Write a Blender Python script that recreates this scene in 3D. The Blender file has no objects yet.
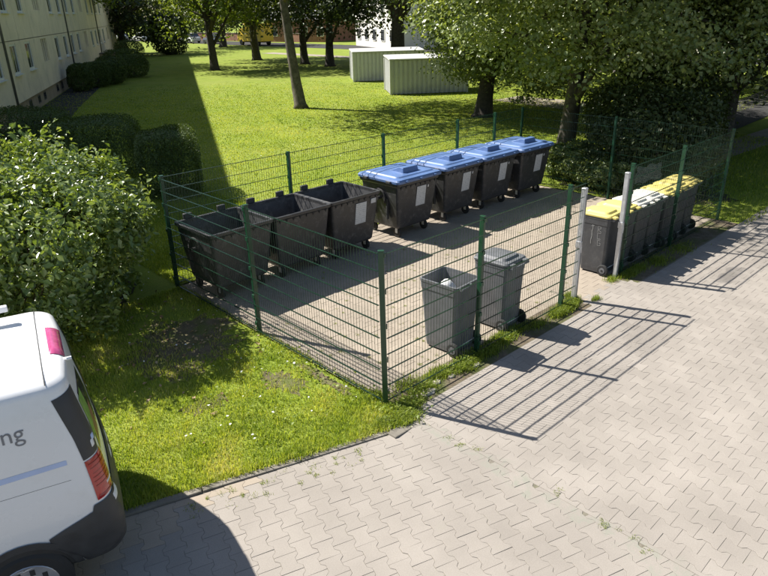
import bpy, math, random
import numpy as np
from mathutils import Vector, Matrix

random.seed(7)
RNG = np.random.default_rng(11)
scn = bpy.context.scene
COL = scn.collection
PI = math.pi
R = math.radians

# ------------------------------------------------------------------ camera
YAW, PITCH, ROLL, FPX = 0.7547656, 0.4049653, -0.0233030, 647.2554
CAM = Vector((-4.3739, -4.6711, 4.2028))
fw = Vector((math.sin(YAW) * math.cos(PITCH), math.cos(YAW) * math.cos(PITCH), -math.sin(PITCH)))
rt = Vector((math.cos(YAW), -math.sin(YAW), 0))
up = rt.cross(fw)
rt2 = rt * math.cos(ROLL) + up * math.sin(ROLL)
up2 = up * math.cos(ROLL) - rt * math.sin(ROLL)
cam_d = bpy.data.cameras.new('camera')
cam_d.sensor_width = 36.0
cam_d.lens = FPX / 768 * 36
cam_d.clip_end = 2000
cam = bpy.data.objects.new('camera', cam_d)
COL.objects.link(cam)
cam.matrix_world = Matrix(((rt2.x, up2.x, -fw.x, CAM.x), (rt2.y, up2.y, -fw.y, CAM.y),
                           (rt2.z, up2.z, -fw.z, CAM.z), (0, 0, 0, 1)))
scn.camera = cam

# ------------------------------------------------------------------ light
SUN = Vector((-0.34, 0.86, 1.0)).normalized()
wd = bpy.data.worlds.new('World')
scn.world = wd
wd.use_nodes = True
wn = wd.node_tree.nodes
sky = wn.new('ShaderNodeTexSky')
sky.sky_type = 'NISHITA'
sky.sun_disc = False
sky.sun_elevation = math.asin(SUN.z)
sky.sun_rotation = math.atan2(SUN.x, SUN.y)
sky.air_density = 1.0
sky.dust_density = 1.0
wn['Background'].inputs['Strength'].default_value = 0.064
wd.node_tree.links.new(sky.outputs[0], wn['Background'].inputs['Color'])
sun_d = bpy.data.lights.new('sun', 'SUN')
sun_d.energy = 5.0
sun_d.angle = R(0.5)
sun_d.color = (1.0, 0.955, 0.88)
sun = bpy.data.objects.new('sun', sun_d)
COL.objects.link(sun)
sun.rotation_euler = (-SUN).to_track_quat('-Z', 'Y').to_euler()
sun.location = (-20, 50, 60)
scn.view_settings.view_transform = 'Standard'
scn.view_settings.look = 'None'
scn.view_settings.exposure = 1.02
scn.view_settings.gamma = 1.0
scn.view_settings.use_curve_mapping = False

# ------------------------------------------------------------------ materials
MATS = {}


def new_mat(name):
    m = bpy.data.materials.new(name)
    m.use_nodes = True
    nt = m.node_tree
    b = nt.nodes['Principled BSDF']
    MATS[name] = m
    return m, nt, b


def noise(nt, scale, detail=4, rough=0.55, coord=None, dim='3D'):
    n = nt.nodes.new('ShaderNodeTexNoise')
    n.inputs['Scale'].default_value = scale
    n.inputs['Detail'].default_value = detail
    n.inputs['Roughness'].default_value = rough
    if coord is not None:
        nt.links.new(coord, n.inputs['Vector'])
    return n


def ramp(nt, fac, stops):
    r = nt.nodes.new('ShaderNodeValToRGB')
    els = r.color_ramp.elements
    while len(els) < len(stops):
        els.new(0.5)
    for e, (p, c) in zip(els, stops):
        e.position = p
        e.color = (c[0], c[1], c[2], 1)
    nt.links.new(fac, r.inputs['Fac'])
    return r


def coords(nt, kind='Object'):
    if kind == 'World':
        return nt.nodes.new('ShaderNodeNewGeometry').outputs['Position']
    return nt.nodes.new('ShaderNodeTexCoord').outputs[kind]


def mixc(nt, fac, a, b, mode='MIX'):
    m = nt.nodes.new('ShaderNodeMix')
    m.data_type = 'RGBA'
    m.blend_type = mode
    for sock, v in ((m.inputs['Factor'], fac), (m.inputs['A'], a), (m.inputs['B'], b)):
        if hasattr(v, 'is_output'):
            nt.links.new(v, sock)
        elif isinstance(v, (int, float)):
            sock.default_value = v
        else:
            sock.default_value = (v[0], v[1], v[2], 1)
    return m.outputs['Result']


def mathn(nt, op, a, b=0.0):
    m = nt.nodes.new('ShaderNodeMath')
    m.operation = op
    for sock, v in ((m.inputs[0], a), (m.inputs[1], b)):
        if hasattr(v, 'is_output'):
            nt.links.new(v, sock)
        else:
            sock.default_value = v
    return m.outputs[0]


def bump(nt, bsdf, h, strength=0.3, dist=0.01):
    b = nt.nodes.new('ShaderNodeBump')
    b.inputs['Strength'].default_value = strength
    b.inputs['Distance'].default_value = dist
    nt.links.new(h, b.inputs['Height'])
    nt.links.new(b.outputs[0], bsdf.inputs['Normal'])


def simple(name, col, rough=0.5, metal=0.0, var=0.25, scale=6.0, bumpk=0.0, dirt=None, coord='Object', spec=0.5, coat=0.0):
    m, nt, b = new_mat(name)
    c = coords(nt, coord)
    n = noise(nt, scale, 5, 0.6, c)
    lo = [max(0, x * (1 - var)) for x in col]
    hi = [min(1, x * (1 + var)) for x in col]
    r = ramp(nt, n.outputs['Fac'], [(0.3, lo), (0.7, hi)])
    out = r.outputs['Color']
    if dirt:
        n2 = noise(nt, dirt[1], 6, 0.7, c)
        f = ramp(nt, n2.outputs['Fac'], [(0.52, (0, 0, 0)), (0.72, (dirt[2],) * 3)])
        out = mixc(nt, f.outputs['Color'], out, dirt[0])
    nt.links.new(out, b.inputs['Base Color'])
    rr = ramp(nt, n.outputs['Fac'], [(0.3, (max(0, rough - 0.08),) * 3), (0.7, (min(1, rough + 0.1),) * 3)])
    nt.links.new(rr.outputs['Color'], b.inputs['Roughness'])
    b.inputs['Metallic'].default_value = metal
    b.inputs['Specular IOR Level'].default_value = spec
    b.inputs['Coat Weight'].default_value = coat
    if bumpk:
        n3 = noise(nt, scale * 12, 4, 0.6, c)
        bump(nt, b, n3.outputs['Fac'], bumpk, 0.01)
    return m


def leaf_mat(name, cols, trans=0.35, rough=0.45, spec=0.5, trans_gain=1.6):
    m, nt, b = new_mat(name)
    a = nt.nodes.new('ShaderNodeAttribute')
    a.attribute_name = 'var'
    k = len(cols)
    r = ramp(nt, a.outputs['Fac'], [(i / (k - 1), c) for i, c in enumerate(cols)])
    nt.links.new(r.outputs['Color'], b.inputs['Base Color'])
    b.inputs['Roughness'].default_value = rough
    b.inputs['Specular IOR Level'].default_value = spec
    t = nt.nodes.new('ShaderNodeBsdfTranslucent')
    tc = mixc(nt, 1.0, r.outputs['Color'], (trans_gain * 1.05, trans_gain, trans_gain * 0.35), 'MULTIPLY')
    nt.links.new(tc, t.inputs['Color'])
    mx = nt.nodes.new('ShaderNodeMixShader')
    mx.inputs[0].default_value = trans
    nt.links.new(b.outputs[0], mx.inputs[1])
    nt.links.new(t.outputs[0], mx.inputs[2])
    nt.links.new(mx.outputs[0], nt.nodes['Material Output'].inputs['Surface'])
    return m


# pavers: pale concrete, per-stone tint, stains with their own shape
def paver_mat(name, yard):
    m, nt, b = new_mat(name)
    w = coords(nt, 'World')
    a = nt.nodes.new('ShaderNodeAttribute')
    a.attribute_name = 'tint'
    oi = nt.nodes.new('ShaderNodeObjectInfo')
    t = mathn(nt, 'ADD', a.outputs['Fac'], mathn(nt, 'MULTIPLY', mathn(nt, 'SUBTRACT', oi.outputs['Random'], 0.5), 0.26))
    r = ramp(nt, t, [(0.0, (0.262, 0.238, 0.213)), (0.5, (0.308, 0.280, 0.251)), (1.0, (0.355, 0.324, 0.292))])
    fine = noise(nt, 90, 4, 0.7, w)
    fr = ramp(nt, fine.outputs['Fac'], [(0.25, (0.86, 0.86, 0.86)), (0.75, (1.08, 1.08, 1.08))])
    c = mixc(nt, 1.0, r.outputs['Color'], fr.outputs['Color'], 'MULTIPLY')
    big = noise(nt, 0.9, 5, 0.6, w)
    br = ramp(nt, big.outputs['Fac'], [(0.35, (0.86, 0.85, 0.83)), (0.65, (1.06, 1.05, 1.03))])
    c = mixc(nt, 1.0, c, br.outputs['Color'], 'MULTIPLY')
    st = noise(nt, 3.2, 6, 0.65, w)
    sr = ramp(nt, st.outputs['Fac'], [(0.60, (0, 0, 0)), (0.72, (0.45, 0.45, 0.45))])
    c = mixc(nt, sr.outputs['Color'], c, (0.27, 0.25, 0.21))
    # grimy repaired strip where the two fields meet
    sep = nt.nodes.new('ShaderNodeSeparateXYZ')
    nt.links.new(w, sep.inputs[0])
    wv = noise(nt, 1.6, 3, 0.6, w)
    off = mathn(nt, 'ADD', sep.outputs['X'], mathn(nt, 'MULTIPLY', mathn(nt, 'SUBTRACT', wv.outputs['Fac'], 0.45), 0.7))
    dist = mathn(nt, 'ABSOLUTE', off)
    band = ramp(nt, dist, [(0.05, (1, 1, 1)), (0.13, (0, 0, 0))])
    dot = ramp(nt, noise(nt, 7, 5, 0.7, w).outputs['Fac'], [(0.45, (0, 0, 0)), (0.62, (0.75, 0.75, 0.75))])
    ylim = ramp(nt, mathn(nt, 'MULTIPLY', mathn(nt, 'ADD', sep.outputs['Y'], 0.35), -0.25), [(0.0, (0, 0, 0)), (0.05, (1, 1, 1))])
    k = mixc(nt, 1.0, mixc(nt, 1.0, band.outputs['Color'], dot.outputs['Color'], 'MULTIPLY'), ylim.outputs['Color'], 'MULTIPLY')
    if not yard:
        c = mixc(nt, k, c, (0.24, 0.245, 0.20))
    else:
        c = mixc(nt, 1.0, c, (0.92, 0.88, 0.81), 'MULTIPLY')
        c = mixc(nt, 1.0, c, (1.24, 1.22, 1.20), 'MULTIPLY')
        mo = ramp(nt, noise(nt, 2.2, 6, 0.7, w).outputs['Fac'], [(0.50, (0, 0, 0)), (0.70, (0.5, 0.5, 0.5))])
        c = mixc(nt, mo.outputs['Color'], c, (0.25, 0.225, 0.175))
    nt.links.new(c, b.inputs['Base Color'])
    b.inputs['Roughness'].default_value = 0.85
    b.inputs['Specular IOR Level'].default_value = 0.3
    bump(nt, b, fine.outputs['Fac'], 0.25, 0.004)
    return m


def ground_mix(name, stops, scale, s2, second, bumpk=0.4):
    m, nt, b = new_mat(name)
    w = coords(nt, 'World')
    n1 = noise(nt, scale, 6, 0.65, w)
    r = ramp(nt, n1.outputs['Fac'], stops)
    n2 = noise(nt, s2, 4, 0.6, w)
    f = ramp(nt, n2.outputs['Fac'], [(0.45, (0, 0, 0)), (0.62, (0.7, 0.7, 0.7))])
    c = mixc(nt, f.outputs['Color'], r.outputs['Color'], second)
    n3 = noise(nt, 45, 5, 0.7, w)
    fr = ramp(nt, n3.outputs['Fac'], [(0.25, (0.7, 0.7, 0.7)), (0.75, (1.25, 1.25, 1.25))])
    c = mixc(nt, 1.0, c, fr.outputs['Color'], 'MULTIPLY')
    nt.links.new(c, b.inputs['Base Color'])
    b.inputs['Roughness'].default_value = 0.95
    b.inputs['Specular IOR Level'].default_value = 0.15
    bump(nt, b, n3.outputs['Fac'], bumpk, 0.03)
    return m


def label_mat():
    m, nt, b = new_mat('paper_label')
    c = coords(nt, 'Generated')
    w = nt.nodes.new('ShaderNodeTexWave')
    w.wave_type = 'BANDS'
    w.bands_direction = 'Z'
    w.inputs['Scale'].default_value = 3.2
    w.inputs['Distortion'].default_value = 5.0
    w.inputs['Detail'].default_value = 3
    w.inputs['Detail Scale'].default_value = 4
    nt.links.new(c, w.inputs['Vector'])
    n = noise(nt, 9, 3, 0.6, c)
    k = mathn(nt, 'MULTIPLY', w.outputs['Fac'], n.outputs['Fac'])
    r = ramp(nt, k, [(0.38, (0.56, 0.56, 0.56)), (0.55, (0.36, 0.36, 0.37))])
    nt.links.new(r.outputs['Color'], b.inputs['Base Color'])
    b.inputs['Roughness'].default_value = 0.5
    return m


paver_mat('concrete_paver', False)
paver_mat('yard_paver', True)
label_mat()
ground_mix('lawn_soil', [(0.3, (0.14, 0.20, 0.025)), (0.7, (0.24, 0.29, 0.042))], 1.1, 0.35, (0.22, 0.255, 0.05))
ground_mix('strip_soil', [(0.3, (0.10, 0.08, 0.055)), (0.7, (0.19, 0.155, 0.11))], 6, 2.0, (0.07, 0.10, 0.02))
ground_mix('dark_soil', [(0.3, (0.05, 0.042, 0.03)), (0.7, (0.095, 0.078, 0.056))], 5, 2.0, (0.05, 0.07, 0.02))
ground_mix('bare_soil', [(0.3, (0.10, 0.085, 0.05)), (0.7, (0.17, 0.14, 0.09))], 7, 3.0, (0.11, 0.14, 0.03))
ground_mix('joint_sand', [(0.3, (0.17, 0.15, 0.125)), (0.7, (0.24, 0.215, 0.18))], 4, 1.6, (0.15, 0.15, 0.09), 0.2)
ground_mix('asphalt', [(0.3, (0.045, 0.045, 0.045)), (0.7, (0.065, 0.063, 0.06))], 8, 1.0, (0.055, 0.055, 0.053), 0.2)
ground_mix('far_ground', [(0.3, (0.06, 0.09, 0.02)), (0.7, (0.1, 0.13, 0.03))], 0.3, 0.1, (0.08, 0.10, 0.03))
ground_mix('path_gravel', [(0.3, (0.28, 0.24, 0.20)), (0.7, (0.38, 0.33, 0.28))], 5, 1.0, (0.25, 0.22, 0.18), 0.2)
leaf_mat('grass_blade', [(0.09, 0.165, 0.02), (0.222, 0.298, 0.045), (0.36, 0.405, 0.075), (0.52, 0.48, 0.24)], 0.45, 0.55, 0.25, 1.5)
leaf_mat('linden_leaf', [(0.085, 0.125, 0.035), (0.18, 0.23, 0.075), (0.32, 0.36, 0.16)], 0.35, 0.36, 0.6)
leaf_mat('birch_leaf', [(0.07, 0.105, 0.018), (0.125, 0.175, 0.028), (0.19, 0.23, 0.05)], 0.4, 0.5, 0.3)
leaf_mat('dark_leaf', [(0.03, 0.045, 0.015), (0.05, 0.072, 0.022), (0.085, 0.115, 0.035)], 0.25, 0.45, 0.35)  # dark foliage; on one linden and two shrubs it also paints in shade
leaf_mat('hedge_leaf', [(0.05, 0.078, 0.02), (0.08, 0.12, 0.03), (0.125, 0.17, 0.045)], 0.2, 0.5, 0.3)
leaf_mat('bush_leaf', [(0.08, 0.13, 0.03), (0.17, 0.235, 0.06), (0.30, 0.35, 0.14)], 0.3, 0.3, 0.7)
leaf_mat('weed_leaf', [(0.10, 0.16, 0.02), (0.19, 0.25, 0.03), (0.30, 0.34, 0.07)], 0.4, 0.5, 0.3)
leaf_mat('dry_leaf', [(0.16, 0.10, 0.05), (0.28, 0.20, 0.11), (0.36, 0.29, 0.18)], 0.1, 0.6, 0.2)
simple('bark', (0.062, 0.053, 0.042), 0.9, var=0.5, scale=9, bumpk=0.8)
simple('birch_bark', (0.125, 0.108, 0.082), 0.9, var=0.55, scale=5, bumpk=0.7, dirt=((0.04, 0.035, 0.03), 7, 0.9))
simple('twig', (0.12, 0.09, 0.06), 0.9, var=0.4)
simple('fence_green', (0.010, 0.056, 0.026), 0.35, var=0.15, spec=0.6)
simple('fence_wire', (0.009, 0.034, 0.018), 0.28, var=0.15, spec=0.7)
simple('galvanised', (0.52, 0.53, 0.55), 0.42, metal=0.55, var=0.15, scale=14)
simple('container_grey', (0.036, 0.036, 0.038), 0.42, var=0.25, scale=3, bumpk=0.05, dirt=((0.13, 0.125, 0.12), 9, 0.75))
simple('container_inside', (0.06, 0.06, 0.063), 0.5, var=0.3, scale=4, dirt=((0.2, 0.19, 0.18), 6, 0.7))
simple('bin_grey', (0.125, 0.13, 0.14), 0.45, var=0.15, scale=5, dirt=((0.22, 0.21, 0.2), 9, 0.4))
simple('bin_dark', (0.055, 0.057, 0.062), 0.45, var=0.15, scale=5, dirt=((0.14, 0.135, 0.13), 9, 0.4))
simple('blue_lid', (0.09, 0.16, 0.34), 0.42, var=0.2, scale=2.5, dirt=((0.17, 0.22, 0.34), 26, 0.6))
simple('yellow_lid', (0.66, 0.55, 0.17), 0.5, var=0.08, scale=3, dirt=((0.52, 0.42, 0.14), 30, 0.5))
simple('white_lid', (0.66, 0.64, 0.58), 0.5, var=0.06, scale=5, dirt=((0.5, 0.46, 0.38), 30, 0.4))
simple('black_rubber', (0.022, 0.022, 0.022), 0.75, var=0.3)
simple('dark_plastic', (0.040, 0.041, 0.043), 0.55, var=0.2, scale=12, bumpk=0.08)
simple('van_white', (0.80, 0.80, 0.80), 0.30, var=0.012, scale=2, coat=0.4, dirt=((0.6, 0.585, 0.55), 2.2, 0.30))
simple('van_gap', (0.03, 0.03, 0.03), 0.7)
simple('lamp_red', (0.42, 0.012, 0.014), 0.15, var=0.12, scale=25, spec=0.6, coat=0.6)
simple('lamp_dark_red', (0.26, 0.008, 0.01), 0.18, var=0.1, scale=20, coat=0.6)
simple('lamp_pink', (0.50, 0.07, 0.20), 0.2, var=0.25, scale=14, coat=0.6)
simple('lamp_clear', (0.72, 0.70, 0.64), 0.15, var=0.1, scale=20, coat=0.6)
simple('glass_dark', (0.02, 0.022, 0.024), 0.06, var=0.1, spec=0.8)
simple('text_grey', (0.20, 0.20, 0.21), 0.5)
simple('stripe_blue', (0.46, 0.56, 0.80), 0.35, var=0.05)
simple('decal_green', (0.16, 0.30, 0.05), 0.4, var=0.3, scale=9)
simple('decal_brown', (0.22, 0.10, 0.05), 0.4, var=0.4, scale=9)
simple('alloy', (0.55, 0.55, 0.56), 0.35, metal=0.7, var=0.1)
simple('kerb_stone', (0.20, 0.18, 0.15), 0.9, var=0.25, scale=7, bumpk=0.3, dirt=((0.06, 0.065, 0.035), 4, 0.85))
simple('facade_panel', (0.81, 0.70, 0.545), 0.85, var=0.09, scale=0.8, bumpk=0.15, dirt=((0.55, 0.48, 0.38), 0.9, 0.55), coord='World')
simple('facade_joint', (0.14, 0.13, 0.11), 0.9)
simple('plinth', (0.37, 0.30, 0.21), 0.9, var=0.15, scale=2, coord='World')
simple('window_frame', (0.72, 0.72, 0.70), 0.45, var=0.05)
simple('window_glass', (0.035, 0.04, 0.045), 0.07, var=0.3, scale=0.6, spec=0.8, coord='World')
simple('curtain', (0.45, 0.40, 0.25), 0.8, var=0.3, scale=3)
simple('pipe_zinc', (0.16, 0.155, 0.14), 0.5, metal=0.3, var=0.2)
simple('roof_tile', (0.20, 0.10, 0.07), 0.8, var=0.2)
simple('roof_grey', (0.17, 0.17, 0.18), 0.8, var=0.2)
simple('shed_metal', (0.54, 0.54, 0.57), 0.5, metal=0.15, var=0.1, scale=1.5, dirt=((0.22, 0.21, 0.18), 1.5, 0.4))
simple('shed_roof', (0.55, 0.55, 0.53), 0.6, var=0.15, scale=2, dirt=((0.3, 0.29, 0.25), 2.0, 0.5))
simple('pale_wall', (0.76, 0.73, 0.67), 0.9, var=0.06, scale=0.5)
simple('brick_wall', (0.26, 0.13, 0.09), 0.9, var=0.25, scale=2)
simple('yellow_paint', (0.72, 0.48, 0.02), 0.45, var=0.1, scale=1.0)
simple('car_silver', (0.55, 0.56, 0.57), 0.3, metal=0.4, var=0.05)
simple('car_white', (0.72, 0.72, 0.72), 0.3, var=0.04)
simple('car_dark', (0.06, 0.07, 0.09), 0.25, var=0.1)
simple('white_bag', (0.75, 0.74, 0.72), 0.45, var=0.08, scale=12, bumpk=0.4)
simple('plastic_film', (0.26, 0.29, 0.27), 0.35, var=0.2, scale=9)
fm_, nt_, b_ = MATS['plastic_film'], MATS['plastic_film'].node_tree, None
nt_.nodes['Principled BSDF'].inputs['Alpha'].default_value = 0.16
simple('stone_chip', (0.40, 0.36, 0.30), 0.9, var=0.25, scale=15)
simple('chalk_mark', (0.24, 0.24, 0.235), 0.7, var=0.2, scale=30)


# ------------------------------------------------------------------ mesh helpers
def link(o, parent=None):
    COL.objects.link(o)
    if parent is not None:
        o.parent = parent
    return o


def tag(o, label=None, cat=None, group=None, kind=None):
    if label:
        o['label'] = label
    if cat:
        o['category'] = cat
    if group:
        o['group'] = group
    if kind:
        o['kind'] = kind
    return o


def thing(name, label, cat, loc=(0, 0, 0), rz=0.0, group=None):
    o = bpy.data.objects.new(name, None)
    o.empty_display_size = 0.2
    link(o)
    o.location = loc
    o.rotation_euler = (0, 0, rz)
    return tag(o, label, cat, group)


def copy_tree(o, parent=None):
    c = o.copy()
    link(c, parent)
    for ch in list(o.children):
        copy_tree(ch, c)
    return c


class MB:
    def __init__(self):
        self.v = []
        self.f = []

    def add(self, verts, faces):
        n = len(self.v)
        self.v += [tuple(p) for p in verts]
        self.f += [tuple(i + n for i in f) for f in faces]
        return self

    def box(self, c, s, rz=0.0, mat=None):
        hx, hy, hz = s[0] / 2, s[1] / 2, s[2] / 2
        ca, sa = math.cos(rz), math.sin(rz)
        vs = []
        for z in (-hz, hz):
            for x, y in ((-hx, -hy), (hx, -hy), (hx, hy), (-hx, hy)):
                p = Vector((x * ca - y * sa, x * sa + y * ca, z))
                if mat is not None:
                    p = mat @ p
                vs.append((p[0] + c[0], p[1] + c[1], p[2] + c[2]))
        return self.add(vs, [(3, 2, 1, 0), (4, 5, 6, 7), (0, 1, 5, 4), (1, 2, 6, 5), (2, 3, 7, 6), (3, 0, 4, 7)])

    def loft(self, rings, cap0=True, cap1=True, closed=True):
        n = len(rings[0])
        vs = [p for r in rings for p in r]
        fs = []
        for k in range(len(rings) - 1):
            for i in range(n if closed else n - 1):
                j = (i + 1) % n
                fs.append((k * n + i, k * n + j, (k + 1) * n + j, (k + 1) * n + i))
        if cap0:
            fs.append(tuple(reversed(range(n))))
        if cap1:
            fs.append(tuple(range((len(rings) - 1) * n, len(rings) * n)))
        return self.add(vs, fs)

    def tube(self, path, rad, n=6, caps=True):
        path = [Vector(p) for p in path]
        if not hasattr(rad, '__len__'):
            rad = [rad] * len(path)
        rings = []
        d0 = (path[1] - path[0]).normalized()
        ref = Vector((0, 0, 1)) if abs(d0.z) < 0.9 else Vector((1, 0, 0))
        for i, p in enumerate(path):
            a = path[max(i - 1, 0)]
            b = path[min(i + 1, len(path) - 1)]
            d = (b - a).normalized()
            u = d.cross(ref)
            if u.length < 1e-4:
                u = d.cross(Vector((0.3, 1, 0.1)))
            u.normalize()
            w = d.cross(u)
            rings.append([p + (u * math.cos(2 * PI * k / n) + w * math.sin(2 * PI * k / n)) * rad[i] for k in range(n)])
        for r in rings:
            r.reverse()
        return self.loft(rings, caps, caps)

    def cyl(self, a, b, r, n=16, r2=None):
        return self.tube([a, b], [r, r if r2 is None else r2], n)

    def build(self, name, mat, parent=None, smooth=False, bevel=0.0, seg=2):
        me = bpy.data.meshes.new(name)
        me.from_pydata(self.v, [], self.f)
        me.materials.append(MATS[mat])
        if smooth:
            me.polygons.foreach_set('use_smooth', [True] * len(me.polygons))
        me.update()
        o = bpy.data.objects.new(name, me)
        link(o, parent)
        if bevel:
            b = o.modifiers.new('bevel', 'BEVEL')
            b.width = bevel
            b.segments = seg
            b.limit_method = 'ANGLE'
            b.angle_limit = R(35)
        return o


def rrect(hx, hy, r, z, n=4, cx=0, cy=0):
    pts = []
    for qx, qy, a0 in ((1, -1, -90), (1, 1, 0), (-1, 1, 90), (-1, -1, 180)):
        for k in range(n + 1):
            a = R(a0 + 90 * k / n)
            pts.append((cx + qx * (hx - r) + r * math.cos(a), cy + qy * (hy - r) + r * math.sin(a), z))
    return pts


def np_mesh(name, V, F, mat, parent=None, attr=None, smooth=False, attr_name='var'):
    """V (n,3) float, F (m,k) int faces of one size; attr (m,) per face."""
    me = bpy.data.meshes.new(name)
    m, k = F.shape
    me.vertices.add(len(V))
    me.vertices.foreach_set('co', np.ascontiguousarray(V, dtype=np.float32).ravel())
    me.loops.add(m * k)
    me.loops.foreach_set('vertex_index', np.ascontiguousarray(F, dtype=np.int32).ravel())
    me.polygons.add(m)
    me.polygons.foreach_set('loop_start', np.arange(0, m * k, k, dtype=np.int32))
    me.polygons.foreach_set('loop_total', np.full(m, k, dtype=np.int32))
    me.update(calc_edges=True)
    if attr is not None:
        a = me.attributes.new(attr_name, 'FLOAT', 'FACE')
        a.data.foreach_set('value', np.ascontiguousarray(attr, dtype=np.float32))
    if smooth:
        me.polygons.foreach_set('use_smooth', np.ones(m, dtype=bool))
    me.materials.append(MATS[mat])
    o = bpy.data.objects.new(name, me)
    return link(o, parent)


def unit(a):
    return a / np.maximum(np.linalg.norm(a, axis=1, keepdims=True), 1e-9)


def leaves(name, C, N, S, mat, parent=None, width=0.62, var=None, rng=RNG):
    """rhombic folded leaves: centre C, normal N, length S"""
    n = len(C)
    N = unit(N)
    T = unit(np.cross(N, unit(rng.normal(size=(n, 3)))))
    B = np.cross(N, T)
    S = S[:, None]
    w = width * (0.8 + 0.4 * rng.random((n, 1)))
    base = C - T * S * 0.5
    tip = C + T * S * 0.5 - N * S * 0.12
    lf = C + B * S * w * 0.5 + N * S * 0.10 - T * S * 0.05
    rg = C - B * S * w * 0.5 + N * S * 0.10 - T * S * 0.05
    V = np.stack([base, rg, tip, lf], 1).reshape(-1, 3)
    i = np.arange(n)[:, None] * 4
    F = np.concatenate([i + np.array([[0, 1, 2]]), i + np.array([[0, 2, 3]])], 1).reshape(-1, 3)
    if var is None:
        var = np.clip(rng.normal(0.45, 0.24, n), 0, 1)
    return np_mesh(name, V, F, mat, parent, np.repeat(var, 2))


# ------------------------------------------------------------------ setting: ground
K0 = Vector((-0.40, -0.36, 0))
K1 = Vector((-2.92, 0.45, 0))
KD = (K1 - K0).normalized()          # along the kerb, away from the yard
KN = Vector((-KD.y, KD.x, 0))        # towards the driveway or lawn
if KN.y > 0:
    KN = -KN                         # driveway side
BX, BY = 9.70, 5.06                  # far corner of the bin yard


def sheet(name, polys, z, mat, kind='structure', sub=0):
    mb = MB()
    for p in polys:
        mb.add([(x, y, z) for x, y in p], [tuple(range(len(p)))])
    o = mb.build(name, mat)
    o['kind'] = kind
    return o


sheet('ground', [[(-400, -400), (600, -400), (600, 600), (-400, 600)]], -0.10, 'far_ground')
kp = K0 + KD * 17.9
sheet('lawn', [[(kp.x, kp.y), (K0.x, K0.y), (-0.02, -0.30), (-0.02, BY + 0.05), (kp.x, BY + 0.05)],
               [(-30, BY + 0.05), (260, BY + 0.05), (260, 300), (-30, 300)],
               [(BX + 0.03, -0.55), (260, -0.55), (260, BY + 0.05), (BX + 0.03, BY + 0.05)]], -0.006, 'lawn_soil')
sheet('planting_strip', [[(-0.02, -0.32), (4.12, -0.32), (4.12, 0.14), (-0.02, 0.14)],
                         [(5.30, -0.40), (BX + 0.03, -0.40), (BX + 0.03, 0.10), (5.30, 0.10)]], -0.0030, 'strip_soil')


def blot(cx, cy, rx, ry, seed, n=72, rough=0.16):
    r = random.Random(seed)
    ph = [r.random() * 6.28 for _ in range(6)]
    return [(cx + rx * k * math.cos(a), cy + ry * k * math.sin(a)) for a, k in
            ((a, 1 + rough * (0.5 * math.sin(2 * a + ph[0]) + 0.4 * math.sin(5 * a + ph[1]) + 0.35 * math.sin(9 * a + ph[2]) + 0.3 * math.sin(17 * a + ph[3]) + 0.25 * math.sin(27 * a + ph[4])))
             for a in (2 * PI * q / n for q in range(n)))]


sheet('soil_bed', [blot(-2.2, 6.6, 1.75, 2.5, 1), blot(11.4, 2.6, 1.55, 2.3, 3)], -0.001, 'dark_soil')
sheet('bare_patch', [blot(-0.95, 3.05, 0.80, 0.78, 2, rough=0.3), blot(-0.55, 1.25, 0.20, 0.30, 5, rough=0.4), blot(-0.15, 0.95, 0.09, 0.45, 6, rough=0.4), blot(-1.5, 1.5, 0.22, 0.16, 7, rough=0.4)], -0.002, 'bare_soil')
drive = sheet('driveway', [[(-30, -30), (60, -30), (60, -0.55), (BX + 0.03, -0.55), (BX + 0.03, -0.42), (4.0, -0.30),
                            (-0.02, -0.30), (K0.x, K0.y), (K0.x + KD.x * 29, K0.y + KD.y * 29)],
                           [(0.0, 0.10), (BX, 0.10), (BX, BY), (0.0, BY)],
                           [(4.12, -0.3), (5.30, -0.42), (5.30, 0.10), (4.12, 0.10)]], -0.0042, 'joint_sand')

# ------------------------------------------------------------------ pavers
PL, PW, PA = 0.200, 0.165, 0.017     # length, pitch, amplitude of the wavy side


def paver_outline(gap=0.0011):
    hl = PL / 2 - gap
    pts = [(hl, PA), (0.066, PA), (0.034, -PA), (-0.034, -PA), (-0.066, PA), (-hl, PA)]
    r = [(PW / 2 + d - gap, y) for y, d in pts]
    l = [(-(PW / 2 + d - gap), y) for y, d in reversed(pts)]
    return [(x, y) for x, y in reversed(r)] + [(x, y) for x, y in reversed(l)]


OUT = paver_outline()


def inset(poly, d):
    n = len(poly)
    res = []
    for i in range(n):
        p0, p1, p2 = Vector(poly[i - 1]), Vector(poly[i]), Vector(poly[(i + 1) % n])
        a, b = (p1 - p0), (p2 - p1)
        if a.length < 1e-6 or b.length < 1e-6:
            res.append(tuple(p1))
            continue
        a.normalize()
        b.normalize()
        na, nb = Vector((-a.y, a.x)), Vector((-b.y, b.x))
        m = na + nb
        k = 1 + na.dot(nb)
        if k < 0.25:
            k = 0.25
        res.append(tuple(p1 + m * (d / k)))
    return res


def paver_geo(poly, z=0.0, tilt=(0, 0)):
    n = len(poly)
    c = (sum(p[0] for p in poly) / n, sum(p[1] for p in poly) / n)
    top = inset(poly, 0.0018)
    h = lambda p, dz: (p[0], p[1], z + dz + tilt[0] * (p[0] - c[0]) + tilt[1] * (p[1] - c[1]))
    vs = [h(p, 0) for p in top] + [h(p, -0.0014) for p in poly] + [h(p, -0.03) for p in poly]
    fs = [tuple(range(n))]
    for i in range(n):
        j = (i + 1) % n
        fs.append((i, n + i, n + j, j))
        fs.append((n + i, 2 * n + i, 2 * n + j, n + j))
    return vs, fs


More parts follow.
